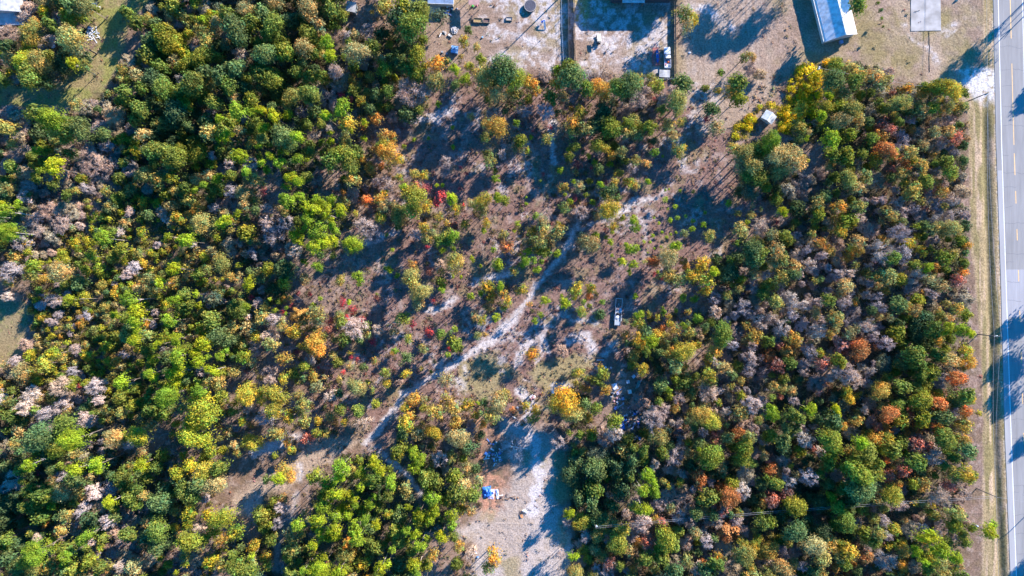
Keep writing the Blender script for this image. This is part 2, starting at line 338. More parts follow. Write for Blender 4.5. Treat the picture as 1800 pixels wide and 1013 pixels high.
    me.materials.append(m); o = bpy.data.objects.new('ground', me); COL.objects.link(o); tag(o, kind='structure')
build_ground()

def strip(name, fl, fr, y0, y1, z, mat, step=12, thick=0):
    m = MB(); yy = np.arange(y0, y1+.1, step)
    L = [G(float(fl(y)), y, z) for y in yy]; Rr = [G(float(fr(y)), y, z) for y in yy]; n = len(yy)
    fs = [(i, i+1, n+i+1, n+i) for i in range(n-1)]
    if thick:
        L2 = [v-Vector((0, 0, thick)) for v in L]; R2 = [v-Vector((0, 0, thick)) for v in Rr]
        fs += [(i, 2*n+i, 2*n+i+1, i+1) for i in range(n-1)]+[(n+i, n+i+1, 3*n+i+1, 3*n+i) for i in range(n-1)]
        m.add(L+Rr+L2+R2, fs)
    else: m.add(L+Rr, fs)
    return tag(m.build(name, mat), kind='structure')

def asphalt(name, c1, c2):
    m, nt, b = newmat(name); tc = nt.nodes.new('ShaderNodeTexCoord')
    n = nt.nodes.new('ShaderNodeTexNoise'); n.inputs['Scale'].default_value = .5; n.inputs['Detail'].default_value = 10; n.inputs['Roughness'].default_value = .7
    mp = nt.nodes.new('ShaderNodeMapping'); mp.inputs['Scale'].default_value = (1.6, .12, 1); nt.links.new(tc.outputs['Object'], mp.inputs[0]); nt.links.new(mp.outputs[0], n.inputs['Vector'])
    r = nt.nodes.new('ShaderNodeValToRGB'); r.color_ramp.elements[0].color = (*c1, 1); r.color_ramp.elements[1].color = (*c2, 1); r.color_ramp.elements[0].position = .35; r.color_ramp.elements[1].position = .65
    nt.links.new(n.outputs[0], r.inputs[0]); nt.links.new(r.outputs[0], b.inputs['Base Color']); b.inputs['Roughness'].default_value = .9; b.inputs['Specular IOR Level'].default_value = .15
    return m
WHITE = noise_mat('road_white_paint', (.62, .62, .64), (.8, .8, .8), 2, .7)
YEL = noise_mat('road_yellow_paint', (.62, .38, .16), (.74, .48, .22), 1.2, .7)
ROAD = asphalt('worn_grey_asphalt', (.205, .198, .20), (.27, .26, .262)); SHO = asphalt('pale_asphalt_shoulder', (.28, .272, .28), (.345, .336, .345))
strip('road', lambda y: rx(REDGE, y), lambda y: rx(REDGE, y)+66, -850, 1850, .05, ROAD, 18, .25)
strip('road_shoulder', lambda y: rx(REDGE, y)+.3, lambda y: rx(RWHITE, y)-.6, 300, 1850, .054, SHO, 18)
strip('asphalt_patch', lambda y: rx(RWHITE, y)+1, lambda y: rx(RWHITE, y)+40, 474, 558, .054, asphalt('dark_patch', (.27, .265, .29), (.33, .325, .35)), 12)
strip('edge_line', lambda y: rx(RWHITE, y)-.6, lambda y: rx(RWHITE, y)+.6, -850, 1850, .059, WHITE, 18)
strip('edge_line', lambda y: rx(RWHITE, y)+42.0, lambda y: rx(RWHITE, y)+43.1, -850, 1850, .059, WHITE, 18)
strip('centre_line', lambda y: rx(RYEL, y)-.7, lambda y: rx(RYEL, y)+.7, -850, 75, .059, YEL, 18)
strip('centre_line', lambda y: rx(RYEL, y)-.6, lambda y: rx(RYEL, y)+.6, 112, 255, .059, YEL, 13)
for y0 in (270, 336, 403, 475, 546, 618, 690, 761, 832, 904, 975, 1047, 1118):
    strip('centre_line', lambda y: rx(RYEL, y)-.7, lambda y: rx(RYEL, y)+.7, y0, y0+(20 if y0 > 400 else 38 if y0 < 300 else 22), .059, YEL, 10 if y0 > 400 else 19 if y0 < 300 else 11)
# cracks in the asphalt
def cracks():
    m = MB(); rr = random.Random(5)
    def crk(pts, w=.05):
        for a, b in zip(pts[:-1], pts[1:]):
            a = G(*a, .0585); b = G(*b, .0585); d = (b-a).normalized(); n = Vector((-d.y, d.x, 0))*w/2
            m.add([a-n, b-n, b+n, a+n], [(0, 1, 2, 3)])
    for y in list(np.arange(60, 1013, 34)):
        y = y+rr.uniform(-12, 12); x0 = float(rx(RWHITE, y))+rr.choice([1, 1, 3]); ln = rr.choice([7, 12, 22, 40, 42])
        pts = [(x0, y)]
        while pts[-1][0] < x0+ln: pts.append((pts[-1][0]+rr.uniform(2, 4), pts[-1][1]+rr.uniform(-1.2, 1.2)))
        crk(pts, .07)
        if y > 580:
            q = rr.choice(pts); p2 = [q]
            for _ in range(rr.randint(3, 8)): p2.append((p2[-1][0]+rr.uniform(-.8, .9), p2[-1][1]+rr.uniform(2, 5)))
            crk(p2, .06)
    tag(m.build('road_cracks', noise_mat('crack_tar', (.10, .10, .12), (.17, .17, .19), 2, .9)), kind='structure')
cracks()
m = MB(); pl = [G(1601, -90), G(1651, -90), G(1654, 54), G(1601, 55)]; m.prism(pl, -.2, .1)
tag(m.build('concrete_slab', noise_mat('weathered_concrete', (.25, .235, .23), (.40, .38, .38), .35, .9, detail=10, bump=.1)), kind='structure')
m = MB(); m.prism([G(1626.2, -90), G(1626.7, -90), G(1627.5, 54), G(1627, 54)], .1, .104)
for q in ((1640, 10), (1614, 30), (1608, 40)): pass
tag(m.build('slab_joint', noise_mat('joint', (.12, .11, .11), (.2, .19, .18), 2, .9)), kind='structure')
# ------------------------------------------------------------------ plants: prototypes
def sph(n):
    v = rng.normal(size=(n, 3)); return v/np.linalg.norm(v, axis=1)[:, None]
def cards(c, nrm, s, asp=.62, jit=.9):
    """diamond leaf sprays: centres c, normals nrm, half sizes s -> (n*4,3)"""
    n = len(c); nr = nrm+rng.normal(size=(n, 3))*jit; nr /= np.linalg.norm(nr, axis=1)[:, None]+1e-9
    t = np.cross(nr, rng.normal(size=(n, 3))); t /= np.linalg.norm(t, axis=1)[:, None]+1e-9; b = np.cross(nr, t)
    s = np.broadcast_to(s, (n,))[:, None]*rng.uniform(.6, 1.35, (n, 1))
    q = np.stack([c+t*s, c+b*s*asp, c-t*s, c-b*s*asp], 1); return q.reshape(-1, 3)
def segs(a, b, r1, r2):
    """three-sided tapered sticks as quads"""
    a = np.asarray(a); b = np.asarray(b); d = b-a; d /= np.linalg.norm(d, axis=1)[:, None]+1e-9
    u = np.cross(d, np.tile([.3, .2, 1.0], (len(d), 1))+rng.normal(size=d.shape)*.05); u /= np.linalg.norm(u, axis=1)[:, None]+1e-9; w = np.cross(d, u)
    out = []
    for k in range(3):
        p, q = 2*math.pi*k/3, 2*math.pi*(k+1)/3
        e0 = u*math.cos(p)+w*math.sin(p); e1 = u*math.cos(q)+w*math.sin(q)
        out.append(np.stack([a+e0*r1[:, None], a+e1*r1[:, None], b+e1*r2[:, None], b+e0*r2[:, None]], 1))
    return np.concatenate(out).reshape(-1, 3)

# style: lobes, lobe radius, card size, depth (crown thickness / R), density, hue jitter
STYLE = {
 'broad': dict(nl=15, lr=(.24, .42), cs=.215, dep=1.15, dens=1.0, hue=.16, gap=.05),
 'pine':  dict(nl=24, lr=(.18, .29), cs=.17, dep=1.25, dens=1.2, hue=.10, gap=.1),
 'airy':  dict(nl=20, lr=(.18, .36), cs=.165, dep=1.2, dens=.62, hue=.22, gap=.2),
 'shrub': dict(nl=9,  lr=(.25, .45), cs=.17, dep=1.0, dens=.8, hue=.2, gap=.15),
}
def make_crown(style, R0, lod=1.0):
    st = STYLE[style]; V = []; T = []
    nl = int(st['nl']*(1 if R0 > 1.5 else .6)*(1.25 if R0 > 3 else 1)); dep = st['dep']*R0
    squash = rng.uniform(.66, 1.0); rot = rng.uniform(0, math.pi); cs = st['cs']*(1 if R0 > 1.5 else .75)/math.sqrt(lod)
    for k in range(nl):
        lr = rng.uniform(*st['lr'])*R0*(1.15 if R0 < 1.5 else 1)
        f = math.sqrt((k+.4)/nl); a = k*2.399+rng.uniform(-.5, .5); rad = (R0-lr*.8)*f*rng.uniform(.82, 1.08)
        x, y = rad*math.cos(a), rad*math.sin(a)*squash; x, y = x*math.cos(rot)-y*math.sin(rot), x*math.sin(rot)+y*math.cos(rot)
        top = math.sqrt(max(0, 1-(rad/R0)**2*.85)); z = -dep+(dep-lr)*(.35+.65*top)*1.0+rng.uniform(-.12, .1)*R0
        if style == 'pine': z += rng.uniform(-.1, .05)*dep
        n = max(10, int(4*math.pi*lr*lr*.75/(cs*cs*1.05)*st['dens']*.62))
        d = sph(n); d = d[(d[:, 2] > -.45)]; n = len(d)
        rr = lr*rng.uniform(.35, 1.42, n)**.75
        c = np.array([x, y, z])+d*rr[:, None]*np.array([1, 1, .8])
        out = c-np.array([0, 0, -dep*.7]); out /= np.linalg.norm(out, axis=1)[:, None]
        V.append(cards(c, d*.7+out*.5+np.array([0, 0, .35]), cs, .5 if style == 'pine' else .64, .55))
        lob = np.array([1, 1, 1])*rng.uniform(.66, 1.32); h = rng.normal()*st['hue']; lob = lob*np.array([1+h, 1, 1-h*.5])
        hj = rng.normal(size=(n, 1))*st['hue']*.8; lf = lob*rng.uniform(.62, 1.38, (n, 1))*np.concatenate([1+hj, np.ones((n, 1)), 1-hj*.6], 1)
        T.append(np.repeat(lf, 4, 0))
    # stray sprays that break the outline
    n = int(34*R0*R0*st['dens'])+14; d = sph(n); d[:, 2] = abs(d[:, 2])*.8-.1; c = d*np.array([R0, R0*squash, dep*.62])*rng.uniform(.7, 1.26, (n, 1)); c[:, 2] -= dep*.62
    V.append(cards(c, d, cs*.9, .6, .6)); T.append(np.repeat(rng.uniform(.6, 1.3, (n, 1))*np.ones(3), 4, 0))
    V = np.concatenate(V); V[:, 2] -= 0; T = np.clip(np.concatenate(T), .12, 2.6)
    return V, T
def make_bare(R0, leafy=0.0, nlimb=9, dep=1.15, white=False):
    A = []; B = []; r1 = []; r2 = []; T = []
    D = dep*R0; base = np.array([0, 0, -D])
    def seg(a, b, ra, rb, t): A.append(a); B.append(b); r1.append(ra); r2.append(rb); T.append(t)
    k0 = .017*R0+.012; tips = []
    for i in range(nlimb):
        a = i*2.399+rng.uniform(-.4, .4); ln = R0*rng.uniform(.5, .7); el = rng.uniform(.35, 1.15)
        d = np.array([math.cos(a)*math.cos(el), math.sin(a)*math.cos(el), math.sin(el)*dep]); mid = base+d*ln; seg(base, mid, k0*1.9, k0*1.2, 1.15)
        for j in range(5):
            e = d+rng.normal(size=3)*.42; e[2] = e[2]*.8; e /= np.linalg.norm(e); p0 = base+d*ln*rng.uniform(.55, 1); p1 = p0+e*R0*rng.uniform(.28, .42); seg(p0, p1, k0*1.0, k0*.55, 1.1)
            for q in range(6):
                g = e+rng.normal(size=3)*.55; g /= np.linalg.norm(g); s0 = p0+(p1-p0)*rng.uniform(.3, 1); s1 = s0+g*R0*rng.uniform(.16, .3); seg(s0, s1, k0*.5, k0*.25, 1.0)
                tips.append((s0, s1))
                for w in range(4):
                    g2 = g+rng.normal(size=3)*.6; g2 /= np.linalg.norm(g2); u0 = s0+(s1-s0)*rng.uniform(.2, 1); seg(u0, u0+g2*R0*rng.uniform(.08, .18), k0*.28, k0*.15, .95)
    a = np.array(A); b = np.array(B); t = np.tile(np.repeat(np.array(T), 4), 3)
    V = segs(a, b, np.array(r1), np.array(r2)); t = t*np.repeat(np.tile(rng.uniform(.75, 1.15, len(A)), 3), 4)
    T = t[:, None]*np.ones(3)
    n = int(len(tips)*(4+26*leafy)); idx = rng.integers(0, len(tips), n); u = rng.uniform(.2, 1.3, (n, 1))
    s0 = np.array([x[0] for x in tips])[idx]; s1 = np.array([x[1] for x in tips])[idx]; c = s0+(s1-s0)*u+rng.normal(size=(n, 3))*.05*R0
    V2 = cards(c, c-base, .17 if leafy > .3 else .20, .55 if leafy > .3 else .16, .8)
    hj = rng.normal(size=(n, 1))*.15; T2 = np.repeat(rng.uniform(.5, 1.3, (n, 1))*np.concatenate([1+hj, np.ones((n, 1)), 1-hj], 1), 4, 0)
    return np.concatenate([V, V2]), np.clip(np.concatenate([T, T2]), .1, 2)
def make_trunk(bare=False):
    """unit-height leaning trunk with a few limbs; z 0..1, x,y in metres for a crown radius of 1"""
    A = []; B = []; r1 = []; r2 = []; p = np.array([0., 0, 0]); k = .085
    for i in range(4):
        q = p+np.array([rng.uniform(-.05, .05), rng.uniform(-.05, .05), .25]); A.append(p); B.append(q); r1.append(k); r2.append(k*.78); k *= .78; p = q
        if i >= 1:
            for j in range(2):
                a = rng.uniform(0, 6.28); A.append(q); B.append(q+np.array([math.cos(a)*.3, math.sin(a)*.3, .14])); r1.append(k*.6); r2.append(k*.2)
    V = segs(np.array(A), np.array(B), np.array(r1), np.array(r2)); return V, np.ones((len(V), 3))

PROTO = {}   # key -> list of (V,T,mesh)
def protos(key, fn, n, mname, mat, R0):
    L = []
    for i in range(n):
        V, T = fn(); L.append((V, T, rawmesh(mname, V, 4, [mat], T), R0))
    PROTO[key] = L
for R0, sz in ((1.0, 'S'), (2.2, 'M'), (4.0, 'L')):
    n = {'S': 4, 'M': 6, 'L': 4}[sz]
    for st in ('broad', 'pine', 'airy'): protos(st+sz, (lambda st=st, R0=R0: make_crown(st, R0)), n, 'crown', M['leaf'], R0)
    protos('bare'+sz, (lambda R0=R0: make_bare(R0, 0, 11)), n-1, 'bare_branches', M['twig'], R0)
    protos('half'+sz, (lambda R0=R0: make_bare(R0, .55 if R0 < 3 else .8)), n-1, 'crown', M['twig'], R0)
    protos('brush'+sz, (lambda R0=R0: make_bare(R0, .22, 13, .75)), n-1, 'bare_branches', M['twig'], R0)
protos('shrubS', lambda: make_crown('shrub', 1.0), 6, 'shrub', M['leaf'], 1.0)
TR = []
for i in range(5):
    V, T = make_trunk(); TR.append((V, T, rawmesh('trunk', V, 4, [M['bark']], T), rawmesh('trunk', V, 4, [M['barkpale']], T)))
# a sapling: little crown and its thin stem in one mesh, unit radius 1, foot at z=0
SAP = []
for i in range(5):
    V, T = make_crown('pine', 1.0, 1.3); V = V.copy(); V[:, 2] += 2.3; V[:, 2] *= 1
    v2 = segs(np.array([[0, 0, 0.]]), np.array([[0, 0, 1.8]]), np.array([.07]), np.array([.03]))
    SAP.append((np.concatenate([V, v2]), np.concatenate([T, np.full((len(v2), 3), .5)])))
SAPM = [rawmesh('sapling', V, 4, [M['leaf']], T) for V, T in SAP]

KIND = {  # letter: object name, category, label noun, proto style, colours, height fn(radius m), pale trunk
 'p': ('pine_tree', 'pine tree', 'bright yellow-green pine', 'pine', [(0.284, 0.357, 0.016), (0.231, 0.326, 0.021), (0.336, 0.367, 0.013)], lambda r: 5.5+2.5*r, 1),
 'g': ('evergreen_tree', 'evergreen tree', 'mid green evergreen', 'broad', [(0.172, 0.224, 0.034), (0.207, 0.241, 0.04), (0.253, 0.27, 0.029), (0.138, 0.201, 0.063)], lambda r: 3.2+2.5*r, 0),
 'd': ('dark_evergreen_tree', 'evergreen tree', 'dark green evergreen', 'broad', [(0.084, 0.132, 0.048), (0.096, 0.15, 0.054)], lambda r: 2.0+1.9*r, 0),
 'o': ('olive_oak_tree', 'oak tree', 'olive-tan oak', 'airy', [(0.381, 0.325, 0.095), (0.325, 0.302, 0.073), (0.426, 0.336, 0.134)], lambda r: 2.8+2.2*r, 0),
 'y': ('golden_oak_tree', 'oak tree', 'golden yellow oak', 'airy', [(0.441, 0.347, 0.042), (0.378, 0.347, 0.042), (0.504, 0.315, 0.058)], lambda r: 2.8+2.2*r, 0),
 'r': ('orange_tree', 'autumn tree', 'rust orange tree', 'half', [(0.54, 0.22, 0.07), (0.54, 0.29, 0.065), (0.5, 0.21, 0.15)], lambda r: 2.2+1.6*r, 0),
 'c': ('crimson_shrub', 'shrub', 'crimson leaved shrub', 'shrub', [(0.58, 0.06, 0.08), (0.5, 0.09, 0.09)], lambda r: 1.3+1.2*r, 0),
 'b': ('bare_tree', 'bare tree', 'leafless pale grey tree', 'bare', [(0.54, 0.432, 0.4), (0.454, 0.367, 0.346), (0.54, 0.432, 0.356)], lambda r: 2.6+2.0*r, 1),
 't': ('brushwood_bush', 'bush', 'pinkish tan brushy bush', 'brush', [(0.462, 0.33, 0.259), (0.418, 0.303, 0.253), (0.44, 0.352, 0.231)], lambda r: .8+1.0*r, 1),
 'e': ('pale_evergreen_tree', 'evergreen tree', 'pale grey-green tree', 'airy', [(0.17, 0.2, 0.12)], lambda r: 2.2+1.6*r, 0),
 's': ('pine_sapling', 'pine sapling', 'small bright pine sapling', 'sap', [(0.34, 0.43, 0.012), (0.3, 0.4, 0.02)], None, 0),
 'w': ('golden_weed_clump', 'weed clump', 'bright golden-yellow weed clump', 'shrub', [(0.62, 0.5, 0.01), (0.54, 0.47, 0.012), (0.66, 0.46, 0.012)], lambda r: .5+.8*r, 0),
}
# ------------------------------------------------------------------ plants seen one by one in the photograph
# per photo tile (origin x,y; coordinates are quarter pixels inside it): kind letter + x,y,radius
CAT = {
(0,0): "t190,60,60 t160,110,60 o200,230,90 g350,170,55 t400,130,50 o480,265,105 o530,350,60 t60,240,80 g40,320,50 y150,420,80 o260,430,90 g190,520,90 g330,590,50 d430,430,90 p520,450,45 o590,460,50 o40,400,50 g510,30,70 o590,30,80 g660,60,30 g880,80,55 g950,150,60 o1030,120,40 o1190,90,60 t1220,160,70 o1290,120,60 g1210,20,70 o1400,200,60 t1430,50,60 g1130,240,100 g1040,290,70 g1190,300,80 o1480,240,60 g1640,200,100 g1590,90,60 o1720,60,80 g1760,150,60 t1370,330,60 o1450,300,60 g1400,400,80 g1020,380,70 t900,440,60 b1030,430,50 g1110,460,60 o1220,420,60 g1300,450,80 g1480,390,60 o1550,430,40 b1680,380,60 g1650,480,70 g1550,530,70 d1050,560,90 g1130,620,80 b1280,560,60 g1340,580,90 g1250,640,70 g1410,650,60 o1480,600,60 g1600,600,70 g1720,610,60 g870,650,60 t930,640,40 g850,720,50 g990,620,50 g980,770,70 t740,760,60 t800,810,90 o530,740,50 t600,760,60 t650,730,40 g240,790,70 p360,840,90 g430,900,100 g560,900,80 t50,780,60 t120,820,60 o40,900,70 t700,900,70 t800,900,80 t920,900,60 g720,940,50 g950,840,60 o1000,950,60 d1180,860,80 d1220,780,90 o1120,870,60 g1330,890,40 g1440,850,60 t1470,810,50 p1680,790,65 p1550,840,35 o1460,930,70 g1560,920,60 p1600,960,50 o1680,920,50 g1760,700,60 g1500,720,60 o1640,680,50 g1300,720,60 d1100,940,70",
(450,0): "g30,90,70 g120,170,80 d230,140,80 g90,230,70 g60,380,80 g20,300,50 g520,50,70 o440,180,70 p500,300,52 p525,400,52 o330,330,80 g200,360,70 t580,250,70 b640,250,40 b780,200,45 b790,280,40 o700,360,100 g810,330,60 o860,400,50 o900,40,70 d1050,90,125 g1090,170,110 g1160,70,80 g1030,40,70 e1290,110,60 g1130,390,80 d880,230,60 g1060,480,60 y1270,440,70 g1350,430,30 t1100,630,135 o1260,560,80 p1400,490,45 p1470,560,40 y1460,290,50 g1490,210,35 o1550,330,35 g1580,420,45 o1440,400,25 o1600,530,100 g1740,480,110 d1700,560,60 o1700,660,80 g1400,600,40 b550,490,60 t600,550,70 t560,600,60 g370,660,80 p610,760,70 y740,710,45 y640,870,70 r740,860,55 p770,870,30 r840,830,55 c600,670,25 c660,690,30 t960,820,45 r900,960,60 y960,960,40 p500,820,45 p560,850,20 p530,940,25 p680,930,20 p300,970,50 p130,820,50 p40,780,40 p60,900,45 o40,980,50 g450,870,35 s520,990,25 s755,970,22 s1280,730,20 s1380,895,14 o1510,820,35 s1110,980,15 s1210,970,12 y1700,890,90 b1660,790,50 o1620,870,50",
(900,0): "g30,560,80 y150,610,70 y110,560,50 o30,680,70 y320,590,60 g420,530,100 g400,470,60 o350,680,50 y610,620,80 g530,620,60 g830,590,95 g750,620,75 o880,560,60 y1020,600,60 g1210,580,70 o1170,720,85 o1210,90,70 y1270,130,60 o1230,180,60 o1640,400,50 o1690,400,35 t1680,480,70 t1740,520,50 g1590,580,70 o1560,640,70 g1600,690,60 g1470,510,30 g1360,620,30 y1450,640,30 g1410,770,60 o1440,900,60 c1370,840,30 c1000,700,20 c870,770,18 d650,780,80 d620,870,80 g700,900,80 g660,850,60 y430,860,70 o520,900,70 o440,930,60 o850,850,60 o800,920,60 g820,880,50 g970,900,60 o880,950,50 o1100,880,60 o1190,860,40 o1140,960,50 p30,870,30 o250,980,50 g60,990,50",
(1350,0): "g480,450,50 g460,560,80 o560,470,60 o640,520,70 t850,510,50 o760,540,70 o820,580,70 g620,560,60 o540,660,60 r880,650,30 o940,720,80 t810,660,60 g1230,600,80 o1180,620,60 y1300,640,80 g1360,660,50 g1160,760,50 b1010,840,40 o600,770,80 o520,840,80 p365,820,42 o640,860,60 y230,770,60 o230,890,60 o280,930,40 g1060,760,60 o1090,780,50 b1210,860,40 r860,910,50 r800,960,60 r1010,900,40 o1280,930,50 r1330,970,60 g920,860,40 o1180,930,50 g520,990,40 t1060,940,60 g1350,880,25 p260,980,25 g720,900,30 c870,905,35 g770,25,15 g790,75,17 g800,130,13 g805,190,11 g640,20,70",
(0,253): "g80,160,50 g480,70,50 p390,160,70 p300,190,30 t640,130,110 t700,120,60 g370,290,40 g460,360,40 g200,360,25 o40,320,60 p50,480,60 p70,620,75 t450,440,60 t330,470,80 t180,560,80 t250,610,70 b40,890,85 y220,860,60 o210,920,60 o400,900,90 b900,480,40 b1130,480,50 b830,620,40 p730,660,60 p1320,680,60 b1350,710,25 p1190,650,30 g1030,500,40 g1220,100,80 o1190,140,60 g1260,80,50 g1090,140,40 p1690,90,60 b1600,140,45 b1480,80,30 p1740,200,40 b1610,330,55 g820,240,50 y1200,240,50 o1100,260,70 o900,320,50 p1580,550,60 p1680,490,30 g1380,920,50 p1230,880,50 p1140,980,40 p1750,980,50 o1550,840,80 b930,870,50 b1100,710,30 p1440,290,30 p1380,330,30 b1490,450,40",
(450,253): "g520,120,70 g600,70,80 g640,110,90 g700,60,60 y740,110,40 y800,170,50 r860,30,60 y920,60,80 y1010,110,40 y900,20,60 p50,140,35 p170,140,45 p300,110,45 p370,120,18 p300,270,40 p220,400,60 p390,460,65 p480,440,50 p600,470,50 g460,540,45 p440,620,70 p420,720,65 p490,700,55 p680,710,78 p440,865,38 b70,460,50 b100,640,80 b60,560,60 b250,740,70 b200,560,60 g80,880,50 d190,890,80 g200,970,50 r610,340,25 c50,330,30 r770,400,50 y860,390,50 o900,440,50 y1110,370,110 y1100,470,70 p1040,310,35 c1190,310,35 r1140,300,50 y1200,440,50 o680,260,60 y870,520,50 y700,490,25 b760,580,80 b820,640,60 g920,640,20 c1310,370,45 c1270,420,35 p1380,390,50 y1400,460,45 y1590,400,75 o1590,470,50 p1700,380,40 g1750,400,40 o1290,520,40 y1180,590,45 b1130,640,50 o1230,640,50 o1200,670,50 g1290,680,50 g1350,660,60 p1390,650,45 c1205,725,20 s1310,750,20 s1390,740,15 p1700,850,45 p1670,745,25 r1760,720,60 o1740,640,40 p1520,810,25 p1580,860,15 s1600,610,20 y1620,560,40 o1640,110,60 y1620,70,35 s1680,190,20 b1730,70,35 b1330,130,50 c1480,210,22 c1440,170,15 s1385,20,15 s1270,290,14 s1310,290,14 c1430,320,14 c1460,430,15 p720,930,45 p740,970,35 o590,960,45 o1080,930,75 o1100,980,60 r1100,850,40 o340,950,50 g1290,960,40 s1380,935,15 s1440,935,12 s1310,1000,25 s905,875,14 y1010,240,35 p1040,25,20 p1720,1000,35",
(900,253): "o40,30,50 y110,50,30 g400,90,40 g440,20,40 s400,40,18 g500,60,20 s540,80,18 s585,125,22 s690,140,22 s340,185,22 c460,150,35 c560,175,20 o770,60,50 y700,80,40 p1000,65,35 s1060,85,10 o1170,50,60 y1200,30,40 o950,140,35 o870,120,45 b850,170,40 y360,310,45 p430,270,20 o470,300,45 g550,260,28 g520,360,22 s570,410,20 p620,290,30 c660,275,22 g680,330,60 o720,270,40 y830,270,50 o870,290,40 p950,270,28 o660,370,50 o370,450,50 b490,490,60 s410,400,20 s375,355,12 c440,380,22 r610,440,30 p165,510,28 o210,540,45 o220,600,60 y140,620,50 o320,620,65 y330,580,40 o190,690,65 y180,750,40 o260,690,50 g220,760,50 s110,760,30 s70,790,20 p100,830,40 p150,820,30 p205,830,25 g260,770,28 s70,850,25 c235,830,18 s320,770,25 o540,700,75 o510,660,50 o580,720,50 s590,640,25 c665,610,22 s665,655,16 s705,620,14 s695,690,22 p850,540,38 p880,590,30 p850,600,30 p800,715,25 s830,740,30 s870,740,30 p770,830,35 p850,850,38 p820,900,25 o930,830,25 s705,785,12 s1080,390,20 s1080,325,10 s1105,318,8 s1185,330,12 s1278,335,14 s1150,440,16 s1098,458,10 s1530,415,22 s1360,482,12 s1225,508,12 s1165,520,16 s1115,535,16 s1275,540,15 s1035,558,12 s1000,520,8 s1350,568,20 s1270,597,20 s1057,620,10 s1155,622,10 s1118,635,10 s990,645,14 s1090,655,12 s930,688,12 s973,690,10 p1145,720,42 o1210,630,35 o1390,650,52 s1050,725,10 s955,765,8 s1000,735,8 o1590,490,30 o1680,500,35 s1660,550,18 o1690,430,25 o1750,460,20 g1590,700,28 g1700,750,80 g1740,790,70 g1700,820,60 y1340,850,65 o1110,930,65 o1180,960,60 y1270,930,60 y1360,960,65 p1415,900,40 c1000,915,18 c1060,945,20 s1025,900,12 o1010,950,25 o1570,40,60 o1640,60,80 g1720,50,80 o1620,140,70 o1700,150,80 g1740,230,80 g1650,220,50 o1620,290,30 s40,560,20 s15,610,15 s100,420,12 s100,375,8",
(1350,253): "o60,80,90 o180,100,105 o90,170,80 y240,110,50 t230,310,80 t150,330,60 p100,480,42 g360,490,45 o30,640,50 o180,590,25 y500,440,60 r850,40,80 y880,70,50 o1000,60,60 r880,180,30 y960,270,40 o580,260,80 o690,230,60 o620,310,70 o640,440,60 g1290,200,50 y1290,240,35 r1140,310,50 r1230,340,50 r1190,270,40 g1120,270,50 o1080,150,60 t640,140,50 g560,80,60 o970,360,40 r1100,450,18 b1040,450,40 r1170,450,12 o1240,440,30 d1390,580,50 d1380,690,50 g1350,680,40 g1270,670,25 y1400,720,40 g1045,580,28 g1100,650,35 r370,700,45 y420,720,20 t330,700,60 t500,720,70 o640,690,60 b960,620,80 b830,760,90 b960,780,70 p1120,870,38 g1150,740,25 o60,750,70 o100,800,60 o200,870,60 g180,920,50 g470,80,60 o60,830,60 b300,850,50 g1260,800,60 o1300,780,50 r1380,900,40 b760,400,30 y800,680,40 g880,800,50 b1050,930,60 r500,960,20 o850,930,70 r1350,960,60",
(0,506): "t90,60,50 b40,60,40 p510,80,40 p910,80,60 p960,160,60 p960,230,50 g1290,50,50 e1490,80,60 p1200,230,50 b350,240,40 p1240,360,50 p1110,400,40 p1260,480,60 p1250,520,50 p1400,520,50 p1500,580,50 p1100,630,35 p870,660,55 b920,680,20 p1170,770,80 p1230,740,40 b400,700,80 b650,700,60 b160,850,60 b300,890,60 b400,840,60 b590,930,60 g440,960,80 y1400,880,130 y1340,960,80 y1470,860,60 y1720,760,80 y1740,700,50 g80,720,35 o60,800,50 g720,930,30 g590,850,35 b500,590,35 b1140,430,18 p950,370,50 c560,690,25 o1640,590,50 c1770,70,22 p1740,130,30 b1780,410,40 b680,790,40 o850,880,50 g1040,860,60 y300,540,60 y200,480,50",
(450,506): "y205,75,40 p140,160,22 p220,140,16 p220,180,15 p110,80,16 p410,115,20 p460,75,18 c250,130,22 c190,175,20 c380,50,20 p660,100,25 c680,150,40 c610,110,30 c640,210,35 o420,180,70 o420,230,60 c525,240,35 o40,210,60 b120,230,60 o180,260,50 y270,310,70 y410,410,85 y440,340,60 y380,400,60 r520,290,40 y190,500,60 y190,640,45 y400,630,45 b680,290,90 b850,300,45 c750,220,25 c820,380,40 c670,490,20 y660,460,20 c290,450,20 o100,400,60 b80,350,60 o1150,30,80 o1140,110,60 p1310,20,28 p1510,60,35 s1580,40,20 y1730,30,45 y1770,100,45 y1030,220,60 c1100,260,30 c1215,310,40 o1540,200,45 y1590,230,40 p1690,210,35 g1300,330,40 p1400,290,25 g1390,400,60 p1350,470,25 c1370,430,25 g1430,430,35 c1630,280,20 o1560,340,35 y1610,330,25 y1070,360,35 p980,440,30 y960,460,22 g1060,490,45 o1180,430,45 r1160,470,20 y1255,520,22 g1230,590,20 y1165,570,20 y910,600,45 y915,670,40 y1050,610,40 y785,665,28 o700,700,75 o820,720,30 g755,560,35 o660,550,35 o585,640,25 o480,630,25 g340,555,40 c440,560,14 o1330,650,60 g840,820,35 p1560,805,18 y130,750,90 y20,740,50 y120,860,80 b60,920,70 o330,830,60 o330,930,60 g710,870,50 b520,770,50 y620,940,35 b740,960,60 y1180,850,40 y1340,790,60 o1260,880,70 o1400,860,60 y1400,950,60 y1080,900,40 y1050,960,70 o1700,820,90 o1650,900,70 o1740,760,60 y1480,830,60 g850,45,12",
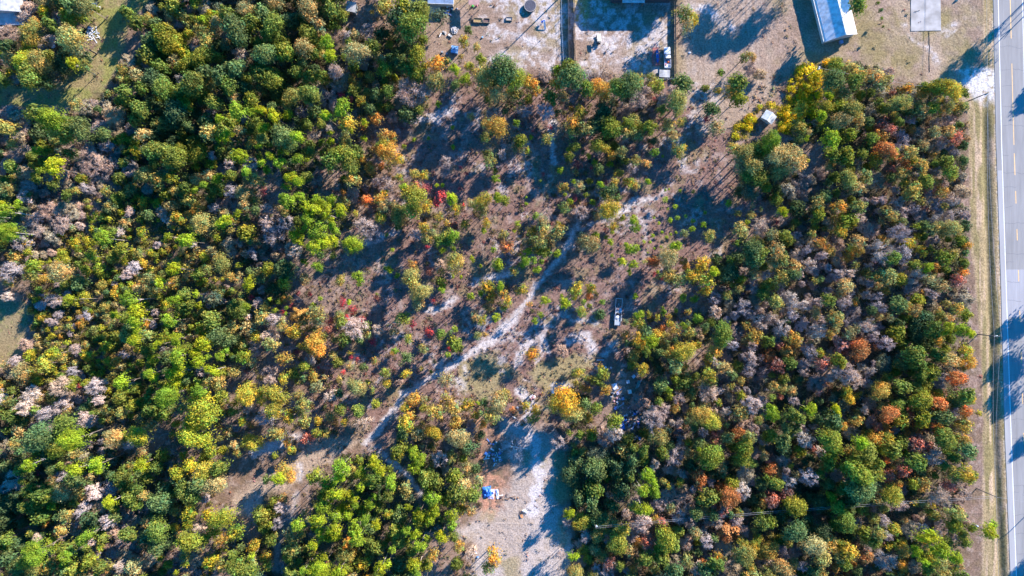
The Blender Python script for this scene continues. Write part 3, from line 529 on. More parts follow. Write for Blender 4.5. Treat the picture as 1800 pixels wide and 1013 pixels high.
(900,506): "p230,90,38 y120,115,28 p200,190,28 p160,230,30 p370,110,45 s440,75,16 p500,100,22 s545,125,16 y490,170,45 p630,100,22 g620,190,45 s870,60,20 s1208,72,25 s1290,80,25 p1060,165,30 p890,190,40 y960,190,30 y1020,210,30 s1155,160,15 y1240,170,30 p1300,215,35 p1200,265,28 y1110,250,30 g940,330,60 y1010,340,60 y900,380,60 p980,380,50 g940,450,40 y1080,340,40 g1150,370,30 y920,580,50 y980,500,20 o860,480,50 r145,470,52 t350,450,50 y360,800,112 o280,830,60 g600,660,55 y660,720,45 y640,610,50 y620,560,30 g510,830,50 g590,850,50 g720,940,60 b1010,950,90 b1050,880,80 y1120,470,60 o1150,550,60 y1390,610,60 o1400,660,50 y1430,440,70 o1490,560,60 g1490,330,80 b1440,170,50 b1640,140,60 b1690,500,60 p1100,720,28 r1150,840,45 b1180,790,50 g1270,830,25 y1330,900,80 y1400,940,80 b1700,830,70 o1620,880,70 y1350,310,25 y1370,20,50 y1710,340,60",
(1350,506): "b180,90,60 b340,110,50 g430,90,50 o60,100,60 b40,220,50 o480,220,70 o340,180,50 y190,360,60 b370,310,60 y430,330,35 b710,270,60 y730,240,20 y870,280,25 g920,120,60 y980,140,45 b800,140,50 r1090,40,30 y1330,150,50 d1100,240,90 g1180,300,70 p1260,290,50 p1340,290,50 d1060,330,80 p1400,320,40 r660,440,85 r620,400,50 r760,420,30 b300,450,60 r80,550,60 r400,540,60 b850,390,60 b560,600,90 b620,650,70 g1040,470,70 g1060,540,60 y1200,370,50 g1200,480,60 y1400,450,60 y1430,530,50 r1340,640,70 r1490,625,18 y800,730,75 y850,760,40 y780,690,50 y650,740,18 g950,700,60 g1040,690,50 t450,460,40 o110,710,40 r355,740,28 r90,770,25 b690,860,35 r860,890,80 y940,930,70 y580,790,40 g1090,800,80 r1210,820,70 g1400,760,60 y1430,790,40 r1400,870,50 b1320,870,40 p20,880,60 p290,850,50 g220,920,50 g470,950,70 g1100,930,60 b190,800,40 d1120,880,70 y1110,960,40 r780,980,40 r1210,1000,50 g1150,600,70 g1080,620,50 y1480,880,30",
(0,759): "g250,50,100 g320,70,70 p520,50,80 g440,60,50 o780,50,80 y850,40,50 y1340,40,105 y1430,60,60 p220,230,50 g150,270,50 c260,300,25 p690,230,60 p540,260,60 g500,350,60 p1000,230,50 g870,270,40 b640,440,60 g200,420,60 g290,450,70 g260,490,60 p780,490,50 g900,460,50 o1000,450,40 y1240,290,60 y1330,240,60 y1430,290,80 o1500,380,80 g1540,260,60 y1440,180,60 y1480,140,50 b560,560,50 r310,650,30 p600,740,60 p250,850,90 g210,900,80 g470,830,60 p480,870,50 b650,780,30 b740,640,60 g890,730,60 g1100,700,80 g1090,820,60 o1030,640,50 y1330,580,60 y1550,620,90 y1640,720,70 y1500,700,60 b1390,690,45 y1560,760,60 g1320,780,80 d1150,420,70 y1200,500,30 o1230,560,40 b1430,480,30 p1250,980,20 y1300,930,30 y700,820,30 g620,920,60 g700,950,50 t880,880,70 b840,960,50 g40,900,60 o1560,940,60 o1760,920,50 d1250,350,60 o1650,100,40",
(450,759): "o130,20,60 y150,20,50 g130,170,25 y200,300,80 p160,330,50 g70,340,35 g410,320,60 b170,540,50 p600,240,65 p590,310,50 p740,290,50 g720,200,40 p830,210,50 p870,260,50 g860,330,60 p740,380,35 g800,350,60 g1000,150,70 p1110,150,50 p1150,190,45 p1180,170,25 o1370,180,50 g1190,340,60 g1270,360,60 g1220,290,40 o1050,410,60 g930,450,50 o1080,460,40 p690,470,35 p470,530,60 p440,610,55 p560,590,45 p300,650,50 p560,680,50 p540,740,50 p700,680,60 p720,750,55 p770,610,40 p845,650,40 p410,790,38 b150,650,50 o250,830,70 y220,890,40 p490,870,25 r500,930,30 p340,970,35 p590,980,50 g640,970,40 p880,950,50 p930,920,35 g980,700,60 p1060,690,40 p960,820,30 g1150,620,60 p1240,470,55 p1250,550,55 p1150,580,50 p1160,800,50 p1110,940,55 p1130,990,40 y1240,870,50 g1410,440,70 g1400,330,60 o1460,380,60 g1520,450,65 p1380,580,50 o1500,560,50 d1480,110,70 o1420,50,80 g1540,260,40 y1670,880,70 o1640,950,60 y930,580,40 g1010,600,60 g780,830,35 g1000,780,50",
(900,759): "b320,80,60 g480,30,40 b650,60,60 g930,140,50 g930,210,40 p950,300,50 p980,340,40 g1060,150,50 o1030,40,80 g1320,90,50 p1310,120,20 o1520,50,50 g1640,140,80 g1620,200,60 g1560,110,40 d700,220,70 d740,260,60 g580,420,70 g560,500,60 d580,560,60 g710,530,50 p930,550,55 g870,530,50 p400,580,42 b390,640,40 r1320,330,70 y1100,380,25 y1180,360,35 b1200,300,40 r1540,470,78 g1380,470,70 b1400,350,40 t1220,500,90 t1050,520,60 b940,660,60 b1010,240,40 y790,690,50 t830,740,60 b900,680,50 r950,790,50 g1090,770,85 g1140,800,50 r1060,640,40 t1250,640,60 b1460,650,45 t1230,790,60 b1380,790,50 g940,900,60 t1150,910,50 r640,880,60 r690,940,60 o590,840,50 o600,740,60 r850,970,40 g1440,930,60 y1450,900,50 o1640,870,80 y1640,860,30 g1150,990,60 b1300,970,50 p430,880,40 b340,870,35 r1770,510,40 g1760,650,50 t1630,700,50",
(1350,759): "g110,70,60 b270,60,70 r320,120,25 g450,60,80 g480,120,50 b120,210,50 y160,240,25 y380,260,35 g440,170,60 b300,330,60 r240,290,25 g60,370,50 r140,440,60 r40,500,60 g650,300,95 g660,420,95 g700,380,80 y780,60,60 y850,50,50 g880,130,70 r1060,90,70 r1040,50,40 b1190,180,70 g1050,220,70 y1390,70,50 g1410,140,60 g1310,180,50 r850,310,50 r960,280,60 r880,270,40 r1100,370,65 r1290,380,55 y1400,300,70 y1430,330,50 y1040,500,30 b950,530,50 o1330,580,70 g1320,660,60 g1370,720,40 b1240,470,80 p1540,700,52 p1560,650,35 g1440,680,35 p1130,740,70 y1100,760,50 p1210,830,70 p1310,880,50 y1170,900,60 o960,850,50 b860,930,80 g750,780,50 y890,690,50 o780,720,60 o330,810,80 o390,900,70 y570,850,70 o500,880,50 r700,880,50 b250,960,40 t190,850,50 g20,640,50 g640,990,40",
}
FILL = {  # cell letter: (kinds weighted, mean radius px, density)
 'G': ('gggggddgooypet', 15, 1.0), 'M': ('gggoogotybbgdt', 13, 1.0), 'Y': ('yooogygoybg', 9, 1.05),
 'T': ('ttttobtogt', 12, 1.0), 'B': ('bbtbooobtytogbt', 12, 1.0), 'A': ('grrobbgtyotdrt', 14, 1.0), 'D': ('ddgdotb', 14, .55),
 'P': ('ppggpgd', 13, .95), 'y': ('yyoogybr', 13, .5), 'o': ('ossyocgt', 7, .2), 'w': ('w', 8, 1.5),
}
WEED = [(1385,150),(1400,118),(1440,108),(1478,104),(1480,125),(1452,140),(1445,165),(1432,215),(1400,240),(1372,232),(1366,214),(1345,190),(1330,215),(1325,240),(1290,245),(1285,225),(1320,200),(1345,178),(1372,188)]
CLEARPX = []   # spots that must stay free of plants: (x,y,r) photo px
for x, y, r in ((617,12,13),(852,36,18),(799,52,10),(799,87,11),(893,33,8),(932,10,12),(957,43,14),(1053,66,14),(1153,100,15),(1173,100,15),(1168,130,13),(1470,40,44),(1350,208,17),(1346,214,10),
                (1086,548,18),(1056,632,10),(972,690,5),(932,698,8),(1100,672,20),(1105,738,22),(870,796,22),(860,866,17),(905,871,10),(1015,30,30),(1100,20,70),(1443,117,4),(1416,136,4),
                (163,60,14),(167,8,9),(94,82,5),(15,20,26),(775,5,30),(1050,660,5),(1085,690,10)): CLEARPX.append((x, y, r))
plants = []   # x,y (px), r px, kind, listed
for (ox, oy), s in CAT.items():
    for t in s.split():
        a, b, c = t[1:].split(','); plants.append([ox+int(a)/4, oy+int(b)/4, int(c)/4, t[0], True])
def near_clear(x, y, r): return any((x-a)**2+(y-b)**2 < (c+r*.7)**2 for a, b, c in CLEARPX)
# open ground that the fill must not cover (px polygons and lines)
OPEN_LINES = [l for l in SAND if len(l) > 3]+[[(1012,395,9),(985,455,9),(905,560,12),(830,620,10),(705,700,10),(640,778,8)],[(660,790,7),(715,835,8),(738,870,6)],[(520,865,8),(490,960,8)],[(640,250,8),(740,225,14),(800,200,16)],[(600,450,8),(690,420,8),(640,455,8)]]
OPEN_POLY = [[(150,-60),(265,-60),(265,5),(235,50),(212,120),(180,172),(130,184),(60,190),(0,186),(0,150),(60,152),(105,145),(150,100),(176,80),(176,30)], [(-50,520),(35,530),(48,560),(35,610),(0,650)],
 [(690,0),(745,60),(750,105),(860,112),(1190,135),(1225,250),(1290,220),(1330,210),(1370,150),(1480,103),(1560,122),(1600,140),(1690,146),(1702,200),(1706,430),(1722,560),(1729,700),(1727,1013),(2200,1013),(2200,-60),(690,-60)],
 [(395,895),(440,850),(480,820),(560,772),(640,762),(600,800),(520,850),(430,915)], [(880,735),(985,760),(975,800),(1000,870),(1005,960),(1000,1100),(830,1100),(835,950),(790,940),(860,870),(900,800)]]
def is_open(x, y):
    X = np.array([x], float); Y = np.array([y], float)
    for l in OPEN_LINES:
        if linedist(X, Y, l)[0] < 3: return True
    return any(inpoly(X, Y, p)[0] for p in OPEN_POLY)
# grid for spacing
GS = 25; grid = {}
def gadd(p): grid.setdefault((int(p[0]//GS), int(p[1]//GS)), []).append(p)
def gok(x, y, r, k):
    cx, cy = int(x//GS), int(y//GS)
    for i in range(-2, 3):
        for j in range(-2, 3):
            for q in grid.get((cx+i, cy+j), ()):
                if (q[0]-x)**2+(q[1]-y)**2 < ((q[2]+r)*k)**2: return False
    return True
for p in plants: gadd(p)
WD = random.Random(21)
_kx, _ky = np.meshgrid(np.arange(-200, 1930, 10.0), np.arange(-150, 1180, 10.0)); _kn = fbm(_kx, _ky, 95, 501, 3); _kn = np.clip((_kn-.5)*1.5+.5, 0, .999)
def KN(x, y): return _kn[min(132, max(0, int((y+150)//10))), min(212, max(0, int((x+200)//10)))]
margin = []
for (x, y) in [(WD.uniform(-170, 1900), WD.uniform(-120, 1150)) for _ in range(26000)]:
    inside = -25 < x < 1825 and -25 < y < 1040
    if not inside and x > 1700: continue
    if y < -20 and x > 640: continue
    ch = cell(x, y)
    if ch == '.': continue
    kinds, mr, dn = FILL[ch]
    if ch == 'w' and not inpoly(np.array([x]), np.array([y]), WEED)[0]: continue
    if WD.random() > dn: continue
    r = mr*WD.choice((WD.uniform(.5, .9), WD.uniform(.8, 1.6))); k = kinds[int((float(KN(x, y))*1.5-.25+WD.gauss(0, .13))*len(kinds)) % len(kinds)]
    if ch == 'o':
        if WD.random() > .35: continue
        r = mr*WD.uniform(.4, 1.6)
    if k in 'sc': r = WD.uniform(3, 7)
    if k == 's' and ch != 'o': k = 'p'
    if near_clear(x, y, r) or (ch != 'w' and is_open(x, y)): continue
    if ch != 'w' and inpoly(np.array([x]), np.array([y]), WEED)[0]: continue
    if not gok(x, y, r, {'G': .60, 'M': .6, 'Y': .6, 'P': .64, 'o': .9, 'y': .66, 'w': .5}.get(ch, .62)): continue
    p = [x, y, r, k, False]
    gadd(p); (plants if inside else margin).append(p)
while sum(p[3] == 'w' for p in plants) < 110:
    x, y = WD.uniform(1285, 1482), WD.uniform(103, 246)
    if inpoly(np.array([x]), np.array([y]), WEED)[0] and not near_clear(x, y, 4): plants.append([x, y, WD.uniform(5, 9), 'w', False])
# tall trees beyond the frame whose shadows fall into it
TALL = [(1842,-38,15,'p',22),(1830,-24,12,'p',16),(1822,-14,9,'p',10.5),(1848,-30,13,'p',25),(1850,-20,20,'p',20),(1872,110,17,'p',11),(1858,498,17,'p',12.5),(1878,492,17,'g',12.5),(1853,553,17,'p',13.5),(1872,560,18,'g',14),(1850,608,17,'p',13.5),(1870,618,16,'p',14),(1872,712,14,'p',11),(1872,935,18,'g',12),
        (1402,-50,15,'p',18),(1428,-70,16,'p',20),(1378,-55,14,'p',18),(1452,-75,22,'p',18),(1350,-70,22,'p',17),(1392,-85,15,'p',21),(1415,-35,13,'p',15),(1532,-42,22,'p',13),(1515,-30,14,'g',8),(1196,-12,18,'g',10),(1222,-35,12,'g',8),(1362,-30,14,'p',14),
        (700,-25,20,'g',10),(290,-40,22,'g',12),(225,-62,16,'g',9),(650,-30,18,'g',10)]

# ------------------------------------------------------------------ placing
LAND = [('the white metal-roofed building',1470,35),('the small white shed',1352,206),('the parked pickup truck',1173,100),('the golf cart',1053,66),('the round trampoline',932,12),('the blue dumpster',799,87),
 ('the little grey-roofed shed',617,12),('the pile of white boards',163,60),('the top left corner house',15,20),('the blue tarp',860,866),('the wrecked trailer',1086,548),('the junk heap',1105,738),
 ('the lone orange tree',936,624),('the white drum',972,690),('the sandy track fork',1010,410),('the sandy track bend',850,610),('the sandy track end',655,770),('the bottom centre pole',1045,922),
 ('the road patch',1790,525),('the middle road pole',1745,592),('the lower road pole',1753,868),('the upper road pole',1730,165),('the concrete slab',1627,30),('the bottom left corner',20,990),('the left lawn',10,560),
 ('the lower sand strip',480,1000),('the round lime pine',620,430),('the big left golden oak',348,733),('the dense dark oak clump',1345,285),('the large rust orange tree',1515,620),('the bottom right woods corner',1660,1000),
 ('the grassy strip',215,60),('the long bare brush strip',160,290),('the left edge bare tree',10,475),('the big grey bare cluster',465,420),('the wide tan bush',725,157),('the dark house-side evergreen',712,22),('the white lower-left bare tree',100,680),('the leaning lime pine grove',585,920),('the lowest golden oak left',395,920),('the crimson shrub in the west',442,523),('the big upper-left olive tree',128,68),('the lower right dark evergreen',1515,860),('the lower right orange oak',1285,876),('the pale eastern bare trees',1570,450),('the lime pine by the ditch',1735,935)]
ORD = ['nearest','second nearest','third nearest','fourth nearest','fifth nearest','sixth nearest','seventh nearest','eighth nearest','ninth nearest','tenth nearest','eleventh nearest','twelfth nearest','thirteenth nearest','fourteenth nearest','fifteenth nearest', 'sixteenth nearest', 'seventeenth nearest', 'eighteenth nearest']
DIRS = ['right of','upper right of','above','upper left of','left of','lower left of','below','lower right of']
NAMED = {(990,706):'large domed orange-gold oak beside the white drum below the clearing', (936,624):'lone round orange tree standing in the sandy clearing below the open ground', (620,430):'round lime green pine with a full domed crown at the clearing edge'}
def describe(items):
    """items: (x,y,noun,obj) -> unique labels by landmark, direction and order of distance"""
    bins = {}
    for x, y, noun, o, pre in items:
        L = min(LAND, key=lambda l: (l[1]-x)**2+(l[2]-y)**2); d = math.hypot(L[1]-x, L[2]-y)
        a = math.degrees(math.atan2(L[2]-y, x-L[1])) % 360; di = DIRS[int((a+22.5)//45) % 8]
        bins.setdefault((noun, L[0], di), []).append((d, o, pre))
    for (noun, ln, di), L in bins.items():
        L.sort(key=lambda t: t[0])
        for i, (d, o, pre) in enumerate(L):
            if len(L) == 1: o['label'] = f"{pre}{noun} {di} {ln}"
            else: o['label'] = f"{ORD[min(i, 17)]} {noun} {di} {ln}"
lab_items = []
GROUPS = {'p':'pines with bright crowns','g':'mid green evergreens in the woods','d':'dark evergreens in the woods','o':'olive and tan oaks','y':'golden autumn oaks','r':'rust orange autumn trees','c':'crimson shrubs in the clearing','b':'leafless trees','t':'brushy tan bushes','e':'pale grey-green trees','s':'pine saplings in the clearing','w':'golden weeds by the white shed'}
def tint(k, x=900):
    c = rnd.choice(KIND[k][4])
    if k == 'y' and x < 430: c = (.36, .36, .03) if rnd.random() < .7 else c
    f = rnd.uniform(.8, 1.2); h = rnd.uniform(-.10, .10); return (min(1, c[0]*f*(1+h)), min(1, c[1]*f), min(1, c[2]*f*(1-h)), 1)
stuffV, stuffT = [], []
def pick(st, rm):
    if st == 'shrub': return PROTO['shrubS']
    return PROTO[st+('S' if rm < 1.5 else 'M' if rm < 3.1 else 'L')]
def place(x, y, rpx, k, h=None, single=True, true=False, key=False):
    name, cat, noun, st, cols, hf, pale = KIND[k]
    c = tint(k, x)
    if st == 'sap':
        rm = rpx*S; i = rnd.randrange(5); s = rm*1.35; ht = 3.2*s; g = P(x, y, 0); kk = (H-ht)/H; sx = P(x, y, 0)*kk
        if single:
            o = bpy.data.objects.new(name, SAPM[i]); COL.objects.link(o); o.location = (sx.x, sx.y, -.05); o.scale = (s, s, s*1.45); o.rotation_euler = (0, 0, rnd.uniform(0, 6.28)); o.color = c
            return o
        V, T = SAP[i]; return stamp(V, T, sx, -.05, s, s, c)
    z = (rnd.uniform(.95, 1.3)*(1.15 if k == 'r' else 1) if key else rnd.uniform(.65, 1.15))*(1.2 if k == 'p' else 1); z *= .62 if (cell(x, y) == 'Y' and k != 'p' and rpx < 13) else 1; z = 1 if h else z
    if (990 < x < 1085 and y > 770) or (175 < x < 330 and y < 130): z *= .66
    rm = rpx*S*1.06
    h = h or hf(rm)*z
    kk = 1 if true else (H-h*.8)/H; rm *= kk; g = P(x, y, 0)*kk
    if k == 'r' and (key or rnd.random() < .6): st = 'airy'
    L = pick(st, rm); V, T, me, R0 = L[rnd.randrange(len(L))]; s = rm/R0; rz = rnd.uniform(0, 6.28)
    if k == 'p' and single: pass
    dep = -V[:, 2].min()*s
    want = h*(.8 if true else {'p': .5, 'r': .7}.get(k, .80)); sz = s*min(want/dep, 2.3) if k not in 'wc' else min(s, s*h*.93/dep)
    if dep*sz/s > h*.93: sz = s*h*.93/dep
    if not single:
        if k not in 'wc': tv, tt = TR[rnd.randrange(5)][:2]; stuffV.append(tv*np.array([rm*.8, rm*.8, max(.3, h-dep*sz/s*.5)])+np.array([g.x, g.y, -.05])); stuffT.append(np.full((len(tv), 3), .16)*np.array([1.1, .95, .8]))
        return stamp(V, T, g, h, s, sz, c)
    if st == 'shrub':
        o = bpy.data.objects.new(name, me); COL.objects.link(o); o.location = (g.x, g.y, h-.02); o.scale = (s*rnd.uniform(.85, 1.25), s, sz); o.color = c; o.rotation_euler = (0, 0, rz); return o
    root = empty(name, (g.x, g.y, -.05), rz)
    cr = bpy.data.objects.new('branches' if k in 'bt' else 'crown', me); COL.objects.link(cr); cr.parent = root; cr.location = (0, 0, h); q1 = rnd.uniform(.84, 1.2); cr.scale = (s*q1, s*(2.0-q1)*rnd.uniform(.95, 1.08), sz); cr.color = c
    tm = TR[rnd.randrange(5)]; tk = bpy.data.objects.new('trunk', tm[3 if pale and (k != 'p' or rnd.random() < .12) else 2]); COL.objects.link(tk); tk.parent = root; tk.scale = (rm*.8, rm*.8, h-(dep*sz/s)*.5)
    return root
def stamp(V, T, g, h, s, sz, c):
    a = rnd.uniform(0, 6.28); ca, sa = math.cos(a), math.sin(a)
    W = np.empty_like(V); W[:, 0] = (V[:, 0]*ca-V[:, 1]*sa)*s+g.x; W[:, 1] = (V[:, 0]*sa+V[:, 1]*ca)*s+g.y; W[:, 2] = V[:, 2]*sz+h
    stuffV.append(W); stuffT.append(T*np.array(c[:3])); return None
bykind = {}
for p in plants: bykind.setdefault(p[3], []).append(p)
nstuff = 0
for k, L in bykind.items():
    L.sort(key=lambda p: (not (p[4] or p[2] > 14), -p[2]))
    for i, p in enumerate(L):
        x, y, r, kk, listed = p
        if i < 290:
            o = place(x, y, r, k, key=listed); tag(o, None, KIND[k][1], GROUPS[k])
            for (ax, ay), lb in NAMED.items():
                if abs(ax-x) < 3 and abs(ay-y) < 3:
                    o['label'] = lb
                    if ax > 900: [setattr(q_, 'color', (.66, .33, .04, 1) if ax == 936 else (.62, .39, .035, 1)) for q_ in o.children]
                    break
            else:
                if k == 'w': o['label'] = 'bright golden-yellow weed clump in the golden thicket above and around the small white shed'; continue
                rm = r*S; pre = ('large ' if rm > 3.2 else 'small ' if rm < 1.7 else '') if k not in 'sc' else ''
                lab_items.append((x, y, KIND[k][2], o, pre))
        else: place(x, y, r, k, single=False); nstuff += 1
print('plants', {k: len(v) for k, v in bykind.items()}, 'as stuff', nstuff, 'margin', len(margin))
if stuffV:
    me = rawmesh('woodland_understory', np.concatenate(stuffV), 4, [M['leaf']], np.concatenate(stuffT)); o = bpy.data.objects.new('woodland_understory', me); COL.objects.link(o)
    tag(o, 'small crowns filling the gaps in the dense mixed woods', 'woodland', kind='stuff')
stuffV, stuffT = [], []
for x, y, r, k, _ in margin: place(x, y, r, k if k not in 'bt' else 'o', single=False)
for x, y, r, k, h in TALL: place(x, y, r, k, h, single=False, true=True)
me = rawmesh('surrounding_woods', np.concatenate(stuffV), 4, [M['leaf']], np.concatenate(stuffT)); o = bpy.data.objects.new('surrounding_woods', me); COL.objects.link(o)
tag(o, 'woods and tall trees that go on beyond the frame of the photo', 'woodland', kind='stuff')

# ------------------------------------------------------------------ low growth: brush under the woods, dry tufts in the open
def low_growth():
    mini = []
    for i in range(8):
        n = 46; d = sph(n); d[:, 2] = abs(d[:, 2]); c = d*rng.uniform(.45, 1.05, (n, 1))*np.array([1, 1, .85]); V = cards(c, d+np.array([0, 0, .3]), .24, .5, .8); mini.append((V, np.repeat(rng.uniform(.55, 1.35, (n, 1)), 4, 0)))
    tuft = []
    for i in range(6):
        n = 9; c = rng.normal(size=(n, 3))*np.array([.35, .35, .1]); c[:, 2] = abs(c[:, 2])+.15; V = cards(c, rng.normal(size=(n, 3))*np.array([1, 1, .2]), .3, .4, .3); tuft.append((V, np.repeat(rng.uniform(.6, 1.3, (n, 1)), 4, 0)))
    PAL = {'G': [(.08,.09,.03),(.11,.11,.04),(.13,.10,.06)], 'M': [(.14,.13,.05),(.22,.17,.11),(.10,.11,.04)], 'Y': [(.25,.21,.04),(.19,.185,.035),(.28,.20,.05),(.13,.15,.03),(.24,.19,.09)], 'T': [(.34,.25,.19),(.27,.20,.16),(.2,.17,.09)],
           'B': [(.3,.25,.19),(.2,.18,.08),(.34,.29,.27)], 'A': [(.24,.17,.11),(.14,.13,.06),(.33,.18,.1)], 'D': [(.06,.07,.03),(.1,.09,.05)], 'P': [(.1,.12,.035),(.17,.14,.08)], 'y': [(.24,.17,.09),(.2,.16,.05)], 'o': [(.27,.19,.14),(.30,.24,.13),(.2,.16,.07),(.33,.22,.18),(.3,.12,.09)], 'w': [(.42,.32,.02),(.34,.30,.03),(.38,.3,.12)]}  # D brush is darker: deep shade put into its colour
    V = []; T = []
    def put(src, x, y, s, sz, c):
        v, t = src; a = rnd.uniform(0, 6.28); ca, sa = math.cos(a), math.sin(a); g = P(x, y)
        W = np.empty_like(v); W[:, 0] = (v[:, 0]*ca-v[:, 1]*sa)*s+g.x; W[:, 1] = (v[:, 0]*sa+v[:, 1]*ca)*s+g.y; W[:, 2] = v[:, 2]*sz-.05; V.append(W); T.append(t*np.array(c))
    for _ in range(26000):
        x = rnd.uniform(-60, 1730); y = rnd.uniform(-40, 1050); ch = cell(x, y)
        if ch == '.' or (ch == 'y' and rnd.random() < .5) or (ch == 'o' and rnd.random() < .8) or (ch == 'D' and rnd.random() < .4): continue
        if ch == 'w' and not inpoly(np.array([x]), np.array([y]), WEED)[0]: continue
        if near_clear(x, y, 3) or (ch != 'w' and is_open(x, y)): continue
        s = rnd.uniform(.5, 1.35)*(.8 if ch in 'yow' else 1); put(rnd.choice(mini), x, y, s, s*rnd.uniform(.7, 1.3)*(.6 if ch in 'wo' else 1), [q*rnd.uniform(.8, 1.2) for q in rnd.choice(PAL[ch])])
    for cl, poly_n in ((WEED, 1500),):
        xs = [p[0] for p in cl]; ys = [p[1] for p in cl]; k = 0
        while k < poly_n:
            x = rnd.uniform(min(xs), max(xs)); y = rnd.uniform(min(ys), max(ys)); k += 1
            if inpoly(np.array([x]), np.array([y]), cl)[0] and not near_clear(x, y, 3): put(rnd.choice(mini), x, y, rnd.uniform(.5, 1.0), rnd.uniform(.3, .6), [q*rnd.uniform(.8, 1.2) for q in rnd.choice(PAL['w'])])
    me = rawmesh('undergrowth', np.concatenate(V), 4, [M['leaf']], np.concatenate(T)); o = bpy.data.objects.new('undergrowth', me); COL.objects.link(o); tag(o, 'low brush and weeds under and between the trees', 'undergrowth', kind='stuff')
    V.clear(); T.clear()
    for _ in range(15000):
        x = rnd.uniform(560, 1400) if rnd.random() < .7 else rnd.uniform(0, 1730); y = rnd.uniform(0, 1013); ch = cell(x, y)
        inyard = y < 130 and x > 690
        if ch not in '.oy' or (x > 780 and y > 740 and rnd.random() < .85) or (inyard and rnd.random() < .85) or near_clear(x, y, 0): continue
        if x > 1690: continue
        if linedist(np.array([x]), np.array([y]), SAND[0])[0] < 2 and rnd.random() < .9: continue
        put(rnd.choice(tuft), x, y, rnd.uniform(.4, 1.1), rnd.uniform(.4, 1.3), [q*rnd.uniform(.7, 1.3) for q in rnd.choice([(.32,.23,.19),(.25,.17,.12),(.36,.29,.2),(.2,.17,.08),(.30,.15,.1)])])
    me = rawmesh('dry_grass', np.concatenate(V), 4, [M['leaf']], np.concatenate(T)); o = bpy.data.objects.new('dry_grass', me); COL.objects.link(o); tag(o, 'dry tufts of grass and weeds over the sandy clearing', 'dry grass', kind='stuff')
low_growth()
# ------------------------------------------------------------------ buildings
def quad_roof(m, pts, th=.08):
    """sloping slab from four 3D corners"""
    a = [Vector(p) for p in pts]; n = (a[1]-a[0]).cross(a[3]-a[0]).normalized()
    if n.z < 0: n = -n
    lo = [p-n*th for p in a]; m.add(lo+a, [(3, 2, 1, 0), (4, 5, 6, 7), (0, 1, 5, 4), (1, 2, 6, 5), (2, 3, 7, 6), (3, 0, 4, 7)]); return m
def gable(name, label, cat, a, ang, L, W, he, hr, wallm, roofm, over=.35, ridge_off=0.0, extra=None, door=None, windows=()):
    """a: ground point under the middle of the near gable end; local +Y runs along the ridge away from it"""
    root = empty(name, a, ang); w = W/2
    m = MB(); m.prism([(-w, 0), (w, 0), (w, L), (-w, L)], 0, he)
    for y in (0.0, L):
        y2 = y+(.02 if y == 0 else -.02); m.add([(-w, y2, he), (w, y2, he), (ridge_off, y2, hr-.1)], [(0, 1, 2)])
    m.build('wall', wallm, root)
    sl = (hr-he)/w
    r = MB(); quad_roof(r, [(-w-over, -over, he-over*sl), (ridge_off, -over, hr), (ridge_off, L+over, hr), (-w-over, L+over, he-over*sl)]); r.build('roof', roofm, root)
    r = MB(); quad_roof(r, [(ridge_off, -over, hr), (w+over, -over, he-over*sl), (w+over, L+over, he-over*sl), (ridge_off, L+over, hr)]); r2 = r.build('roof', roofm, root)
    r = MB(); r.box(ridge_off, L/2, hr+.03, .34, L+2*over+.02, .06); r.build('ridge_cap', M['steel'], root)
    if door:
        x, wd, hd = door; d = MB(); d.box(x, -.03, hd/2+.05, wd, .06, hd); dd = d.build('door', paint((.5, .5, .52)), root)
        k = MB(); k.box(x+wd*.38, -.09, 1.0, .08, .06, .12); k.build('handle', M['steel'], dd)
    for side, y, ww in windows:
        d = MB(); d.box(side*(w+.02), y, 1.5, .06, ww, 1.0); dd = d.build('window', M['glass'], root)
        k = MB(); k.box(side*(w+.03), y, .96, .12, ww+.2, .08); k.build('sill', paint((.7, .7, .7)), dd)
    tag(root, label, cat); return root
# north: gable roofed building with the white metal roof (seen corners -> ground)
b0 = P(1450, 73, 2.7); b1 = P(1506, 57, 2.7); top = P(1432, 0, 2.7); mid = (b0+b1)/2
ang = math.atan2((top-b0).y, (top-b0).x)-math.pi/2
gb = gable('metal_roofed_building', 'long pale building with a white ribbed metal gable roof beside the mown lawn', 'building', mid, ang, 23, (b1-b0).length-.7, 2.9, 5.3, M['wallpale'], M['roofwhite'], .35, ridge_off=.35, door=(-1.4, .95, 2.0), windows=((1, 5, 1.4), (1, 12, 1.4), (-1, 8, 1.4)))
g_ = MB(); w_ = (b1-b0).length/2
g_.box(-w_-.25, 11.5, 2.55, .18, 23.6, .14); g_.build('gutter', M['steel'], gb)
m = MB(); m.box(0, 0, .45, .9, .9, .9); m.box(0, 0, .93, .96, .96, .08)
u = m.build('air_conditioner_unit', paint((.20, .32, .55)), None, mid+Matrix.Rotation(ang, 3, 'Z') @ Vector((.9, -1.0, 0)), ang, .03); tag(u, 'small blue cooling unit standing in the shade at the gable end of the white-roofed building', 'cooling unit')
